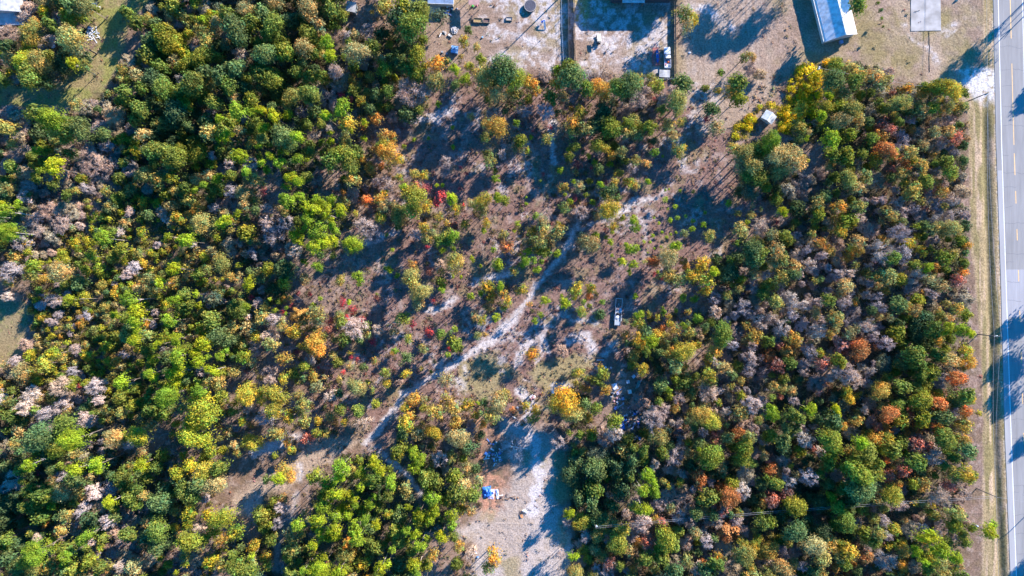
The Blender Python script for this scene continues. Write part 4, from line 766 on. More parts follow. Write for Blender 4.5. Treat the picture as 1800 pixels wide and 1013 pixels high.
# north west corner house: higher gabled block over a lower shed-roofed one
hc = P(31, 18, 4.6)
hs = empty('corner_house', (hc.x, hc.y, 0)); m = MB(); m.prism([(-14, 0), (0, 0), (0, 22), (-14, 22)], 0, 3.6); m.build('wall', M['wallpale'], hs)
r = MB(); quad_roof(r, [(-4.6, -.3, 5.2), (.35, -.3, 4.2), (.35, 22.3, 4.2), (-4.6, 22.3, 5.2)]); r.build('roof', M['roofgrey'], hs)
r = MB(); quad_roof(r, [(-14.3, -.3, 3.6), (-4.6, -.3, 5.2), (-4.6, 22.3, 5.2), (-14.3, 22.3, 3.6)]); r.build('roof', M['roofgrey'], hs)
m = MB(); m.add([(-14, -.02, 3.6), (0, -.02, 3.6), (0, -.02, 4.1), (-4.6, -.02, 5.05)], [(0, 1, 2, 3)]); m.build('gable', M['wallpale'], hs)
m = MB()
for x in (-12, -8, -4, -.3): m.box(x, -3.1, 1.15, .14, .14, 2.3)
m.build('porch_posts', M['wood'], hs)
r = MB(); quad_roof(r, [(-14.3, -3.5, 2.3), (.3, -3.5, 2.3), (.3, -.05, 2.75), (-14.3, -.05, 2.75)], .06); r.build('porch_roof', M['roofgrey'], hs)
tag(hs, 'pale house with grey metal roofs cut off by the top left corner of the photo', 'house')
# little grey shed
ps = [P(610, 2, 2.7), P(626.5, 5, 2.7), P(623.5, 21, 2.7), P(607, 19, 2.7)]; c = sum(ps, Vector())/4; a = math.atan2((ps[1]-ps[0]).y, (ps[1]-ps[0]).x)
sh = empty('small_shed', c, a); m = MB(); m.box(0, 0, 1.15, 2.5, 2.5, 2.3); m.build('wall', M['wallgrey'], sh)
r = MB(); quad_roof(r, [(-1.42, -1.42, 2.55), (1.42, -1.42, 2.55), (1.42, 1.42, 2.85), (-1.42, 1.42, 2.85)]); r.build('roof', M['roofgrey'], sh)
m = MB(); m.box(0, -1.28, .95, .9, .06, 1.9); m.build('door', M['wood'], sh); m = MB(); m.box(1.27, .3, 1.4, .05, .7, .6); m.build('window', M['glass'], sh)
tag(sh, 'little square shed with a grey metal roof and a long shadow among northern trees', 'shed')
# blue grey house at the top with its deck
c = P(797, 7, 3.0); hb = empty('blue_roofed_house', (c.x, c.y, 0), R(-2)); m = MB(); m.prism([(-7.2, .3), (-.3, .3), (-.3, 16), (-7.2, 16)], 0, 2.7); m.build('wall', M['wallpale'], hb)
r = MB(); quad_roof(r, [(-7.6, 0, 2.85), (0, 0, 2.85), (0, 8.1, 4.1), (-7.6, 8.1, 4.1)]); r.build('roof', ribbed('blue_grey_metal_roofing', (.24, .33, .5), 3), hb)
r = MB(); quad_roof(r, [(-7.6, 8.1, 4.1), (0, 8.1, 4.1), (0, 16.3, 2.85), (-7.6, 16.3, 2.85)]); r.build('roof', ribbed('blue_grey_metal_roofing', (.24, .33, .5), 3), hb)
m = MB(); m.box(-3.8, -.06, 2.8, 7.6, .08, .22); m.box(.06, 8, 2.8, .08, 16, .22); m.build('fascia', paint((.75, .73, .7)), hb)
tag(hb, 'house with a blue-grey metal roof at the top edge beside the wooden deck', 'house')
m = MB(); d0 = P(756, 24, .5)
for i in range(18): m.box(d0.x+.08+i*.17, d0.y+1.9, .45, .155, 3.6, .05)
dk = empty('wooden_deck', (0, 0, 0)); m.build('boards', M['deck'], dk); m = MB()
for i in (0, 1, 2):
    for j in (0, 1): m.box(d0.x+.2+i*1.35, d0.y+.3+j*3.1, .21, .12, .12, .42)
m.build('footings', M['wood'], dk); tag(dk, 'pale wooden deck in front of the blue-roofed house', 'deck')
# tall carport with a red-brown roof: its square shadow falls to the lower left
c = P(823.5, 8, 4.0); cp = empty('carport', (c.x, c.y, 0)); r = MB(); quad_roof(r, [(0, 0, 3.9), (3.2, 0, 3.9), (3.2, 6, 4.1), (0, 6, 4.1)]); r.build('roof', M['roofred'], cp)
for x in (.2, 3.0):
    for y in (.2, 5.7): m = MB(); m.box(x, y, 1.95, .14, .14, 3.86); m.build('post', M['wood'], cp)
tag(cp, 'tall carport with a flat red-brown metal roof at the top edge', 'carport')
# big house mostly above the frame
c = P(1078, -9, 5.6); bh = empty('large_house', (c.x, c.y, 0)); m = MB(); m.prism([(0, 0), (17.5, 0), (17.5, 12), (0, 12)], 0, 5.4); m.build('wall', noise_mat('shade_toned_siding', (.05, .06, .07), (.09, .10, .11), 2, .8, stretch=(.2, .2, 4)), bh)  # wall colour is dark to stand in for the shade on it
r = MB(); quad_roof(r, [(-.4, -.4, 5.45), (17.9, -.4, 5.45), (17.9, 6, 7.6), (-.4, 6, 7.6)]); r.build('roof', M['roofgrey'], bh)
r = MB(); quad_roof(r, [(-.4, 6, 7.6), (17.9, 6, 7.6), (17.9, 12.4, 5.45), (-.4, 12.4, 5.45)]); r.build('roof', M['roofgrey'], bh)
p0 = P(1094, 5, 2.8); r = MB(); quad_roof(r, [(p0.x-c.x, p0.y-c.y, 2.7), (p0.x-c.x+6.6, p0.y-c.y, 2.7), (p0.x-c.x+6.6, -.02, 3.0), (p0.x-c.x, -.02, 3.0)]); r.build('porch_roof', M['roofwhite'], bh)
m = MB(); 
for x in (.2, 3.3, 6.4): m.box(p0.x-c.x+x, p0.y-c.y+.2, 1.35, .14, .14, 2.7)
m.build('porch_posts', M['wood'], bh); tag(bh, 'large house above the top edge, only its porch roof showing over its wide shadow', 'house')
# small white shed in the yellow weeds
q = [P(1348.4, 192, 2.5), P(1367.3, 204.4, 2.5), P(1357, 219, 2.5), P(1339, 205.8, 2.5)]; c = sum(q, Vector())/4
u = (q[1]-q[0]+q[2]-q[3])/2; v = (q[3]-q[0]+q[2]-q[1])/2; a = math.atan2(-v.y, -v.x)-math.pi/2
near = c+v/2
gable('white_shed', 'small white shed with a two-sided ribbed roof among golden weeds', 'shed', near-v.normalized()*.3, a, v.length-.6, u.length-.6, 2.1, 2.75, M['wallpale'], ribbed('dull_white_roofing', (.58, .6, .62)), .28, door=(0, .9, 1.8))

# ------------------------------------------------------------------ fences
def fence(name, label, pts, h, solid=True, wire=False):
    root = empty(name, G(*pts[0]), 0); o0 = G(*pts[0]); pm = MB(); bm2 = MB()
    posts = []
    for a, b in zip(pts[:-1], pts[1:]):
        A = G(*a)-o0; B = G(*b)-o0; L = (B-A).length; n = max(1, round(L/2.4)); ang = math.atan2((B-A).y, (B-A).x)
        for i in range(n+1): posts.append(A+(B-A)*i/n)
        if solid:
            k = int(L/.16)
            for i in range(k):
                p = A+(B-A)*(i+.5)/k; bm2.box(p.x, p.y, h/2+.04+rnd.uniform(-.02, .02), .15, .025, h-.08, ang)
            mid = (A+B)/2
            for z in (.35, h-.3): pm.box(mid.x, mid.y, z, L, .05, .09, ang)
        else:
            for z in (.15, h*.5, h*.97): bm2.tube(A+Vector((0, 0, z)), B+Vector((0, 0, z)), .018, n=4)
            k = int(L/.3)
            for i in range(k):
                p = A+(B-A)*(i+.5)/k; bm2.tube((p.x, p.y, .1), (p.x, p.y, h*.97), .008, n=3, cap=False)
    bm2.build('boards' if solid else 'wire_mesh', M['wood'] if solid else M['steel'], root)
    if solid: pm.build('rails', M['wood'], root)
    seen = []
    for p in posts:
        if any((p-s).length < .1 for s in seen): continue
        seen.append(p)
    for p in seen[:90]: q_ = MB(); q_.box(p.x, p.y-(.06 if solid else 0), (h+.1)/2, .1, .1, h+.1); q_.build('post', M['wood'] if solid else M['steel'], root)
    tag(root, label, 'fence'); return root
fence('board_fence', 'eastern board fence of the shaded run between the two sandy yards', [(1009, -40), (1009.5, 50), (1011, 108)], 1.6)
fence('board_fence', 'middle board fence inside the shaded run between the two sandy yards', [(998, -40), (998.5, 50), (1000, 107)], 1.5)
fence('wire_fence', 'low wire fence on the west side of the shaded run', [(986, -40), (987, 50), (990, 107)], 1.2, False)
fence('board_fence', 'dark board fence on the right of the yard with the pickup truck', [(1186, -40), (1187, 139)], 1.5)
fence('wire_fence', 'wire fence along the bottom of the pickup yard', [(1187, 140), (1110, 142), (1030, 145)], 1.3, False)

# ------------------------------------------------------------------ vehicles and yard things
def wheel(parent, x, y, z, r, w, axis='x', rim=True):
    m = MB(); m.tube((x-w/2, y, z), (x+w/2, y, z), r, n=16); wl = m.build('wheel', M['black'], parent, bevel=0)
    if rim: k = MB(); k.tube((x-w/2-.01, y, z), (x+w/2+.01, y, z), r*.55, n=12); k.build('rim', M['steel'], wl)
    return wl
def shell(sections):
    """body lofted from cross sections (y, halfwidth, z0, z1, top halfwidth)"""
    vs = []; fs = []
    for y, hw, z0, z1, tw in sections: vs += [(-hw, y, z0), (hw, y, z0), (hw*1.02, y, (z0+z1)/2+.05), (tw, y, z1), (-tw, y, z1), (-hw*1.02, y, (z0+z1)/2+.05)]
    n = len(sections)
    for k in range(n-1): fs += [(k*6+i, k*6+(i+1) % 6, (k+1)*6+(i+1) % 6, (k+1)*6+i) for i in range(6)]
    fs += [tuple(range(5, -1, -1)), tuple(range((n-1)*6, n*6))]; return MB().add(vs, fs)
WP = paint((.62, .66, .74), .3)
pc = P(1173.3, 100.5, 1.0); tk = empty('pickup_truck', pc, R(1.5))
shell([(.4, .97, .45, 1.0, .93), (1.3, .97, .45, 1.05, .92), (2.5, .95, .45, 1.0, .88), (2.95, .86, .5, .92, .78)]).build('hood', WP, tk, bevel=.03)
shell([(-.75, .97, .45, 1.1, .95), (.42, .97, .45, 1.08, .94)]).build('body', WP, tk, bevel=.02)
shell([(-.72, .93, 1.09, 1.15, .9), (-.55, .9, 1.1, 1.82, .72), (.25, .88, 1.1, 1.84, .72), (.85, .93, 1.04, 1.1, .9)]).build('cab_glass', M['glass'], tk)
m = MB(); m.prism([(-.74, -.62), (.74, -.62), (.76, .3), (-.76, .3)], 1.82, 1.88); m.build('roof', paint((.8, .8, .82), .35), tk, bevel=.02)
m = MB(); m.box(0, -1.95, .72, 1.9, 2.3, .1); m.box(-.93, -1.95, .86, .09, 2.35, .62); m.box(.93, -1.95, .86, .09, 2.35, .62); m.box(0, -.83, .86, 1.8, .08, .62); m.build('bed', WP, tk)
m = MB(); m.box(0, -3.1, .84, 1.86, .08, .58); tg = m.build('tailgate', WP, tk)
m = MB(); m.box(0, 3.02, .55, 1.85, .16, .22); m.build('bumper', M['steel'], tk); m = MB(); m.box(0, -3.22, .5, 1.85, .14, .2); m.build('bumper', M['steel'], tk)
for x in (-.7, .7): m = MB(); m.box(x, 2.93, .82, .3, .14, .14); m.build('headlight', paint((.85, .85, .85), .2), tk)
for x in (-.93, .93):
    for y in (1.9, -1.75): wheel(tk, x*.96, y, .38, .38, .26)
    m = MB(); m.box(x*1.13, .62, 1.22, .2, .12, .16); m.build('mirror', M['black'], tk)
tag(tk, 'white pickup truck parked by the dark board fence, its bed full of junk', 'pickup truck')
def blob(name, label, cat, c, x, y, z0, sx, sy, sz, rz=0, group=None, seed=0, bev=.04):
    """crumpled soft object"""
    g = np.random.default_rng(seed+int(x*7+y*13)); v = []; n, k = 9, 5
    for j in range(k+1):
        ph = math.pi*j/k*.5
        for i in range(n):
            th = 2*math.pi*i/n; rr = math.cos(ph)*(1+g.uniform(-.22, .22)); v.append((rr*math.cos(th)*sx/2, rr*math.sin(th)*sy/2, (math.sin(ph)*sz)*(1+g.uniform(-.15, .15))))
    f = [(j*n+i, j*n+(i+1) % n, (j+1)*n+(i+1) % n, (j+1)*n+i) for j in range(k) for i in range(n)]+[tuple(range(k*n, k*n+n))]+[tuple(range(n-1, -1, -1))]
    m = MB().add(v, f); p = P(x, y, z0); o = m.build(name, c if not isinstance(c, tuple) else paint(c, .5), None, (p.x, p.y, z0), rz); 
    return tag(o, label, cat, group)
blob('cooler_box', 'red and orange bundle lying in the pickup bed', 'bundle', (.6, .13, .05), 1174.3, 109.5, .77, .8, .9, .4)
blob('sack', 'pinkish sack at the tail of the pickup bed', 'sack', (.62, .3, .32), 1170, 114, .77, .7, .7, .35)
blob('sack', 'pale sack in the right rear corner of the pickup bed', 'sack', (.7, .68, .64), 1177, 115, .77, .5, .6, .35)
blob('sack', 'dark blue sack in the front of the pickup bed', 'sack', (.05, .08, .2), 1171.5, 106, .77, .7, .8, .3)
# red trailer
def trailer(name, label, x, y, rz, L, W, c, deck, z=.6, rail=.35):
    p = P(x, y, z); t = empty(name, p, rz); m = MB()
    for i in range(int(W/.2)): m.box(-W/2+.1+i*.2, 0, z, .185, L, .05)
    m.build('deck', deck, t); m = MB()
    for s in (-1, 1): m.box(s*(W/2+.03), 0, z+rail/2-.02, .07, L+.1, rail+.1)
    for s in (-1, 1): m.box(0, s*(L/2+.02), z+.02, W-.02, .07, .16)
    m.build('frame', c, t); m = MB(); m.tube((-.5, L/2+.05, z-.06), (0, L/2+1.2, z-.1), .05, n=6); m.tube((.5, L/2+.05, z-.06), (0, L/2+1.2, z-.1), .05, n=6); m.box(0, L/2+1.25, z-.08, .14, .24, .12); m.build('tow_hitch', c, t)
    for s in (-1, 1):
        for yy in (-.45, .45): wheel(t, s*(W/2+.2), yy-.3, .33, .33, .2)
        m = MB(); m.box(s*(W/2+.2), -.3, z+.14, .28, 1.9, .05); m.build('mudguard', c, t)
    tag(t, label, 'trailer'); return t
trailer('flatbed_trailer', 'long red flatbed trailer beside the pickup truck', 1153, 99.5, R(2), 5.0, 1.75, paint((.5, .13, .12)), noise_mat('red_boards', (.3, .1, .09), (.52, .22, .2), 3, .8))
m = MB(); hs_ = []
for y, hw in ((-2.0, .12), (-1.4, .36), (0, .44), (1.3, .36), (2.0, .04)): hs_.append((y, hw))
vs = []; 
for y, hw in hs_: vs += [(-hw, y, .32), (0, y, .0), (hw, y, .32), (hw*.8, y, .3), (0, y, .1), (-hw*.8, y, .3)]
fs = [(k*6+i, k*6+(i+1) % 6, (k+1)*6+(i+1) % 6, (k+1)*6+i) for k in range(4) for i in range(6)]+[tuple(range(5, -1, -1)), tuple(range(24, 30))]
p = P(1155.3, 99, .7); can = empty('canoe', (p.x, p.y, .64), R(3)); MB().add(vs, fs).build('hull', paint((.05, .14, .42), .35), can)
m = MB(); m.box(0, -.8, .3, .74, .2, .03); m.box(0, .7, .3, .74, .2, .03); m.build('seats', M['wood'], can); tag(can, 'narrow blue boat lying on the right half of the red trailer', 'boat')
# corrugated sheet stack
p = P(1168, 130, .5); cs_ = empty('box_trailer', p, R(-3)); m = MB(); m.box(0, 0, .55, 3.1, 2.1, .3); m.build('body', paint((.45, .46, .48)), cs_); m = MB()
for i in range(12): m.box(-1.45+i*.264, 0, .735, .15, 2.14, .05)
m.box(0, 0, .715, 3.16, 2.2, .02); m.build('ribbed_lid', M['roofgrey'], cs_)
for s in (-1, 1): wheel(cs_, 1.0*s, -.95, .3, .28, .2); 
tag(cs_, 'low trailer under a pale ribbed metal lid in the corner of the fenced yard', 'trailer')
# golf cart
p = P(1053, 66, 1.6); gc = empty('golf_cart', (p.x, p.y, 0), R(4)); BW = paint((.66, .6, .52), .4)
shell([(-1.25, .56, .3, .8, .5), (-.2, .58, .3, .75, .52), (.3, .58, .28, .4, .56), (.75, .56, .28, .5, .5), (1.3, .5, .3, .78, .4)]).build('body', paint((.3, .28, .26), .4), gc)
m = MB(); m.box(0, -.35, .85, 1.0, .5, .14); m.box(0, -.68, 1.15, 1.0, .12, .5); m.build('seat', paint((.5, .46, .4)), gc)
m = MB(); m.box(0, -.1, 1.84, 1.25, 2.3, .09); m.build('roof', BW, gc, bevel=.03)
for x in (-.55, .55):
    for y in (-.95, .75): m = MB(); m.tube((x, y, .7), (x*.98, y-.02, 1.82), .025, n=6); m.build('roof_post', M['black'], gc)
    for y in (-.85, .85): wheel(gc, x, y, .24, .24, .2)
m = MB(); m.tube((.25, .3, 1.05), (.25, .36, 1.09), .19, n=14); m.build('steering_wheel', M['black'], gc); m = MB(); m.box(0, -1.5, .55, .9, .5, .1); m.box(0, -1.72, .8, .9, .04, .4); m.build('cargo_tray', M['black'], gc)
tag(gc, 'golf cart with a beige roof standing on the sandy yard', 'golf cart')
# trampoline
p = P(932, 10, .95); tp = empty('trampoline', p, 0); m = MB(); m.lathe([(0.02, .93), (1.64, .93), (1.64, .95), (.02, .95)], n=40); m.build('mat', noise_mat('mat_fabric', (.045, .045, .065), (.08, .08, .11), 2, .8), tp)
vs = []; fs = []; n = 40
for i in range(n):
    a = 2*math.pi*i/n
    for rr, zz in ((1.66, .95), (1.8, .95), (1.82, .88), (1.66, .9)): vs.append((rr*math.cos(a), rr*math.sin(a), zz+.02))
for i in range(n):
    for k in range(4): fs.append((i*4+k, i*4+(k+1) % 4, ((i+1) % n)*4+(k+1) % 4, ((i+1) % n)*4+k))
MB().add(vs, fs).build('rim', paint((.34, .31, .30)), tp)
for i in range(6): a = i*math.pi/3+.2; m = MB(); m.tube((1.6*math.cos(a), 1.6*math.sin(a), 0), (1.6*math.cos(a), 1.6*math.sin(a), .9), .035, n=6); m.build('leg', M['steel'], tp)
m = MB(); m.lathe([(1.72, .02), (1.74, .9), (1.70, .9), (1.68, .02)], n=40); m.v and m.build('skirt', paint((.16, .16, .2)), tp); tag(tp, 'round trampoline with a dark mat and pale rim at the top of the yard', 'trampoline')
# playground slide, white chute with a blue ladder top
p = P(957, 43, .6); sl = empty('playground_slide', p, R(10)); m = MB(); m.box(.0, -.35, .75, .55, 2.3, .05, 0, R(32)); m.box(-.27, -.35, .82, .05, 2.3, .2, 0, R(32)); m.box(.27, -.35, .82, .05, 2.3, .2, 0, R(32)); m.build('chute', paint((.82, .82, .84), .35), sl)
m = MB(); m.box(0, .78, 1.32, .6, .5, .06)
for x in (-.25, .25): m.box(x, 1.02, .66, .06, .06, 1.3)
for z in (.3, .6, .9): m.box(0, 1.02, z, .5, .06, .05)
m.box(-.6, .75, .9, .5, .5, .5); m.build('ladder', paint((.04, .12, .5)), sl); tag(sl, 'white playground slide with a blue ladder right of the trampoline', 'slide')
# blue dumpster with two lids
p = P(799, 87, 1.2); du = empty('dumpster', (p.x, p.y, 0), R(-8)); m = MB(); m.prism([(-1.0, -1.1), (1.0, -1.1), (1.0, 1.1), (-1.0, 1.1)], [.1]*4, [1.15]*4); m.build('body', paint((.05, .12, .3)), du)
for s in (-1, 1): m = MB(); m.box(0, s*.58, 1.22, 2.05, .98, .06, 0, R(-3*s)); m.build('lid', paint((.22, .42, .72), .35), du)
tag(du, 'blue dumpster with two lids in the brush left of the sandy yard', 'dumpster')
def drum(name, label, x, y, r, h, c, cat='drum'):
    p = P(x, y, h); m = MB(); m.lathe([(r*.95, 0), (r, .05), (r, h*.33), (r*1.04, h*.35), (r, h*.37), (r, h*.66), (r*1.04, h*.68), (r, h*.7), (r, h-.03), (r*.9, h), (r*.9, h-.03), (.01, h-.03)], n=18)
    o = m.build(name, paint(c, .45), None, p); return tag(o, label, cat)
drum('drum', 'dark drum with a pale top left of the blue dumpster, the farther of two', 777, 91, .3, .85, (.35, .38, .42)); drum('drum', 'dark drum touching the shade of the blue dumpster, the nearer of two', 785, 94, .3, .85, (.25, .3, .42))
drum('water_drum', 'white drum standing on sand at the edge of the big orange-gold oak', 972.5, 690, .48, 1.15, (.82, .82, .82)); drum('barrel', 'blue-grey barrel above the pile of white boards', 156.5, 49, .48, .9, (.28, .34, .46), 'barrel')
drum('bucket', 'blue bucket on the sand below the plank frames', 848, 65, .28, .4, (.3, .5, .7), 'bucket')
# timber frames / beds
def frame_box(name, label, x, y, w, d, h, rz, fill=None, cat='planter'):
    p = P(x, y, h); t = empty(name, (p.x, p.y, 0), rz); m = MB(); m.box(0, d/2, h/2, w, .1, h); m.box(0, -d/2, h/2, w, .1, h); m.box(-w/2+.05, 0, h/2, .1, d-.1, h); m.box(w/2-.05, 0, h/2, .1, d-.1, h); m.build('frame', M['wood'], t)
    m = MB(); m.box(0, 0, h*.3, w-.2, d-.1, h*.5); m.build('soil', fill or noise_mat('soil', (.2, .14, .07), (.45, .32, .15), 5, .95), t); tag(t, label, cat); return t
frame_box('raised_bed', 'timber raised bed with yellow-brown fill below the carport', 840, 35.5, 2.6, 1.3, .6, R(-3)); frame_box('raised_bed', 'smaller dark timber bed at the right of the pair below the carport', 855.5, 36, 1.9, 1.3, .6, R(-3), noise_mat('dark_soil', (.08, .05, .05), (.2, .13, .12), 5, .95))
frame_box('raised_bed', 'short low timber trough left of the trampoline', 895, 33, 1.9, 1.0, .45, R(-2), noise_mat('grey_fill', (.25, .25, .25), (.45, .43, .4), 5, .95))
def tyre(label, x, y, z=0, r=.36, tilt=0, group=None):
    vs = []; fs = []; n, k = 18, 8
    for i in range(n):
        a = 2*math.pi*i/n
        for j in range(k): b = 2*math.pi*j/k; rr = r-.1+.1*math.cos(b); vs.append((rr*math.cos(a), rr*math.sin(a), .1+.09*math.sin(b)))
    for i in range(n):
        for j in range(k): fs.append((i*k+j, i*k+(j+1) % k, ((i+1) % n)*k+(j+1) % k, ((i+1) % n)*k+j))
    p = P(x, y, z); o = MB().add(vs, fs).build('tyre', M['black'], None, (p.x, p.y, z)); o.rotation_euler = (R(tilt), 0, rnd.uniform(0, 6)); return tag(o, label, 'tyre', group)
tyre('dark tyre lying left of the pair of raised beds, lower one', 828.5, 38); tyre('dark tyre lying left of the pair of raised beds, upper one', 828, 34, 0, .33)
# pile of white stones
def stonepile(name, label, x, y, r, n, c, cat='stone pile', sz=.26):
    m = MB(); g = random.Random(int(x+y))
    for _ in range(n):
        a = g.uniform(0, 6.28); q = r*math.sqrt(g.random()); z = max(0, (1-q/r))*r*.45; s = sz*g.uniform(.5, 1.3); m.box(q*math.cos(a), q*math.sin(a), z+s*.35, s*1.3, s, s*.8, g.uniform(0, 3), g.uniform(-.6, .6), g.uniform(-.6, .6), .75)
    return tag(m.build(name, noise_mat('mixed_rubble', tuple(q*.5 for q in c), c, 3.5, .8), None, P(x, y, .2)), label, cat)
stonepile('stone_pile', 'round heap of pale stones in the yard above the blue dumpster', 799, 53, 1.15, 90, (.72, .68, .68)); stonepile('stone_pile', 'tiny heap of pale rubble just left of the larger stone heap', 782, 58, .4, 14, (.7, .68, .66), sz=.24)
blob('compost_bag', 'green bag in the carport shade', 'bag', (.08, .5, .12), 831, 11.5, 0, .8, .7, .6); blob('garden_bag', 'pink and red bag at the corner of the carport', 'bag', (.6, .2, .28), 838, 10.5, 0, .55, .7, .7); blob('plastic_bag', 'pinkish white bag at the corner of the blue-roofed house', 'bag', (.75, .6, .62), 803, 15.5, 0, .6, .5, .4)
blob('plastic_bag', 'small white bag on the grass right of the fenced pickup yard', 'bag', (.8, .82, .88), 1212, 93, 0, .9, .6, .3)
blob('plastic_bag', 'white sack lying in the brush below the big olive tree in the upper left', 'sack', (.72, .76, .86), 94, 82, 0, 1.3, 1.1, .6)
# posts and poles
def pole(name, label, bx, by, h, r=.15, arm=None, can=True, cat='utility pole'):
    b = P(bx, by); t = empty(name, b, 0); m = MB(); m.tube((0, 0, -.3), (0, 0, h), r, r*.68, 10); m.build('post', M['pole'], t)
    if arm is not None: m = MB(); m.box(0, 0, h-.5, 2.2, .1, .12, arm); m.build('crossarm', M['pole'], t); 
    if arm is not None:
        for s in (-1, 0, 1): m = MB(); m.lathe([(.05, 0), (.07, .05), (.04, .1), (.06, .15), (.02, .2)], s*1.0*math.cos(arm), s*1.0*math.sin(arm), h-.44 if s else h, n=8); m.build('insulator', M['steel'], t)
    if can: m = MB(); m.lathe([(.2, 0), (.24, .05), (.24, .7), (.15, .78), (.03, .8)], .38, 0, h-1.9, n=14); m.box(.16, 0, h-1.5, .2, .1, .1); m.build('transformer', paint((.55, .62, .66), .4), t)
    return tag(t, label, cat)
pA = pole('utility_pole', 'wooden utility pole with a transformer beside the pale gravel drive at the upper right', 1697, 180, 9.9, .17)
pB = pole('utility_pole', 'leaning-looking roadside pole with a pale crossarm at mid height of the photo', 1719, 588, 8.7, .16, R(5))
pC = pole('utility_pole', 'roadside pole near the bottom right where wires cross to the road', 1717, 859, 8.6, .16, None, False)
pD = pole('utility_pole', 'short dark pole beside the lime-crowned pine at the lower right', 1692, 913, 7.3, .14, None, True)
pE = pole('utility_pole', 'pole with a bluish transformer at the bottom centre edge of the woods', 1041.5, 911, 8.3, .15)
pF = pole('utility_pole', 'pole with a white top rising from the golden weeds', 1416, 136, 9.2, .13)
tip = MB(); tip.lathe([(.14, 0), (.2, .1), (.2, .4), (.05, .5)], 0, 0, 8.9, n=10); tip.build('lamp_head', paint((.8, .8, .8)), pF)
pG = pole('utility_pole', 'pole on the far side of the road just out of frame at the lower right', 1830, 880, 8.7, .15, None, False)
pH = pole('yard_pole', 'tall yard pole left of the fenced run at the top edge, its thin shadow long', 992, -12, 15, .2, None, False)
for x, y, h, lb in ((981.5, 40.5, 7.2, 'thin metal pole in the sandy yard right of the slide, the taller of two'), (970.5, 34.5, 2.4, 'short thin metal post above the taller thin pole in the sandy yard')):
    m = MB(); m.tube((0, 0, 0), (0, 0, h), .05, .035, 8); tag(m.build('metal_post', M['steel'], None, P(x, y)), lb, 'post')
def wire(label, a, b, sag, off=(0, 0), r=.028):
    A = Vector(a); B = Vector(b); m = MB(); n = 14; pts = [A.lerp(B, i/n)-Vector((0, 0, sag*4*(i/n)*(1-i/n))) for i in range(n+1)]
    for p_, q_ in zip(pts[:-1], pts[1:]): m.tube(p_, q_, r, n=4, cap=False)
    tag(m.build('power_line', M['wire']), label, 'power line')
def tp_(p, h, dx=0, dy=0): return (p.location.x+dx, p.location.y+dy, h)
wire('roadside power line from the upper pole to the mid pole, left strand', tp_(pA, 9.7), tp_(pB, 8.4, -1), 1.2); wire('roadside power line from the upper pole to the mid pole, right strand', tp_(pA, 9.2, .2), tp_(pB, 8.4, 1), 1.2)
wire('roadside power line from the mid pole to the lower pole, left strand', tp_(pB, 8.4, -1), tp_(pC, 8.4, -.1), .9); wire('roadside power line from the mid pole to the lower pole, right strand', tp_(pB, 8.4, 1), tp_(pC, 8.0, .1), .9)
wire('power line running off the bottom edge from the lower pole', tp_(pC, 8.3), (tp_(pC, 0)[0]+4, -135, 8.3), 1); wire('power line running off the top edge from the upper pole', tp_(pA, 9.6), (tp_(pA, 0)[0]+1, 130, 9.6), 1)
wire('line crossing the road from the lower roadside pole', tp_(pC, 8.4), tp_(pG, 8.4), .5)
wire('upper of two lines from the bottom centre pole through the woods', tp_(pE, 8.0, 0, .3), tp_(pC, 8.2, 0, .3), 1.3); wire('lower of two lines from the bottom centre pole through the woods', tp_(pE, 7.7, 0, -.3), tp_(pC, 7.9, 0, -.3), 1.3)
wire('thin line from the pole in the golden weeds to the upper roadside pole', tp_(pF, 8.8), tp_(pA, 8.6), 1.5)
pts = [(1632.5, 56), (1634, 80), (1633, 105), (1634, 127)]; m = MB()
for a_, b_ in zip(pts[:-1], pts[1:]): m.tube(G(*a_, .07), G(*b_, .07), .07, n=5)
tag(m.build('hose', M['black']), 'thin black hose running down from the concrete slab over the grass', 'hose')
m = MB()
for x, y in ((1608, 21), (1611, 20.5), (1615, 19)): q = P(x, y); m.tube((q.x, q.y, .1), (q.x, q.y, .35), .1, n=8)
tag(m.build('pipe_stubs', M['black']), 'row of dark pipe stubs sticking out of the concrete slab', 'pipes')
blob('electrical_box', 'small green and white box at the top edge right of the concrete slab', 'box', (.3, .5, .45), 1681, 1, 0, .8, .6, .7)

# ------------------------------------------------------------------ the clearing: wrecked trailer, tarps and junk
wt = trailer('wrecked_trailer', 'stripped white trailer with an open front frame, loaded with junk in the clearing', 1086.2, 557, R(-4.5), 5.2, 1.7, paint((.38, .4, .44)), noise_mat('white_deck', (.16, .18, .22), (.5, .54, .6), 1.3, .7))
m = MB(); 
for s in (-1, 1): m.tube((s*.95, 2.6, .62), (s*.95, 5.4, .62), .06, n=6)
m.tube((-.95, 5.4, .62), (.95, 5.4, .62), .06, n=6); m.build('open_frame', paint((.7, .7, .7)), wt)
m = MB(); m.box(0, -1.95, .72, 1.6, 1.1, .16); m.build('front_panel', paint((.36, .42, .52), .4), wt)
blob('scrap_sheet', 'light blue sheet of scrap on the upper part of the wrecked trailer', 'scrap', (.25, .5, .68), 1091, 546, .65, .8, 1.3, .3); blob('tyre_heap', 'black rubber scrap in the middle of the wrecked trailer', 'scrap', (.03, .03, .04), 1086, 552, .65, .9, .9, .45); blob('scrap_sheet', 'pale crumpled panel in the middle of the wrecked trailer', 'scrap', (.7, .72, .78), 1085, 558, .65, 1.2, 1.1, .3); blob('scrap_bundle', 'brown and pink bundle near the top of the wrecked trailer', 'bundle', (.45, .25, .22), 1086, 544, .65, .7, .6, .35); tyre('black wheel lying on the right side of the wrecked trailer', 1090, 553, .68, .32)
p = P(1055.5, 632, .5); ta = empty('park_bench', p, R(-2)); m = MB()
for y in (-.36, -.18, 0): m.box(0, y, .45, 2.2, .14, .05)
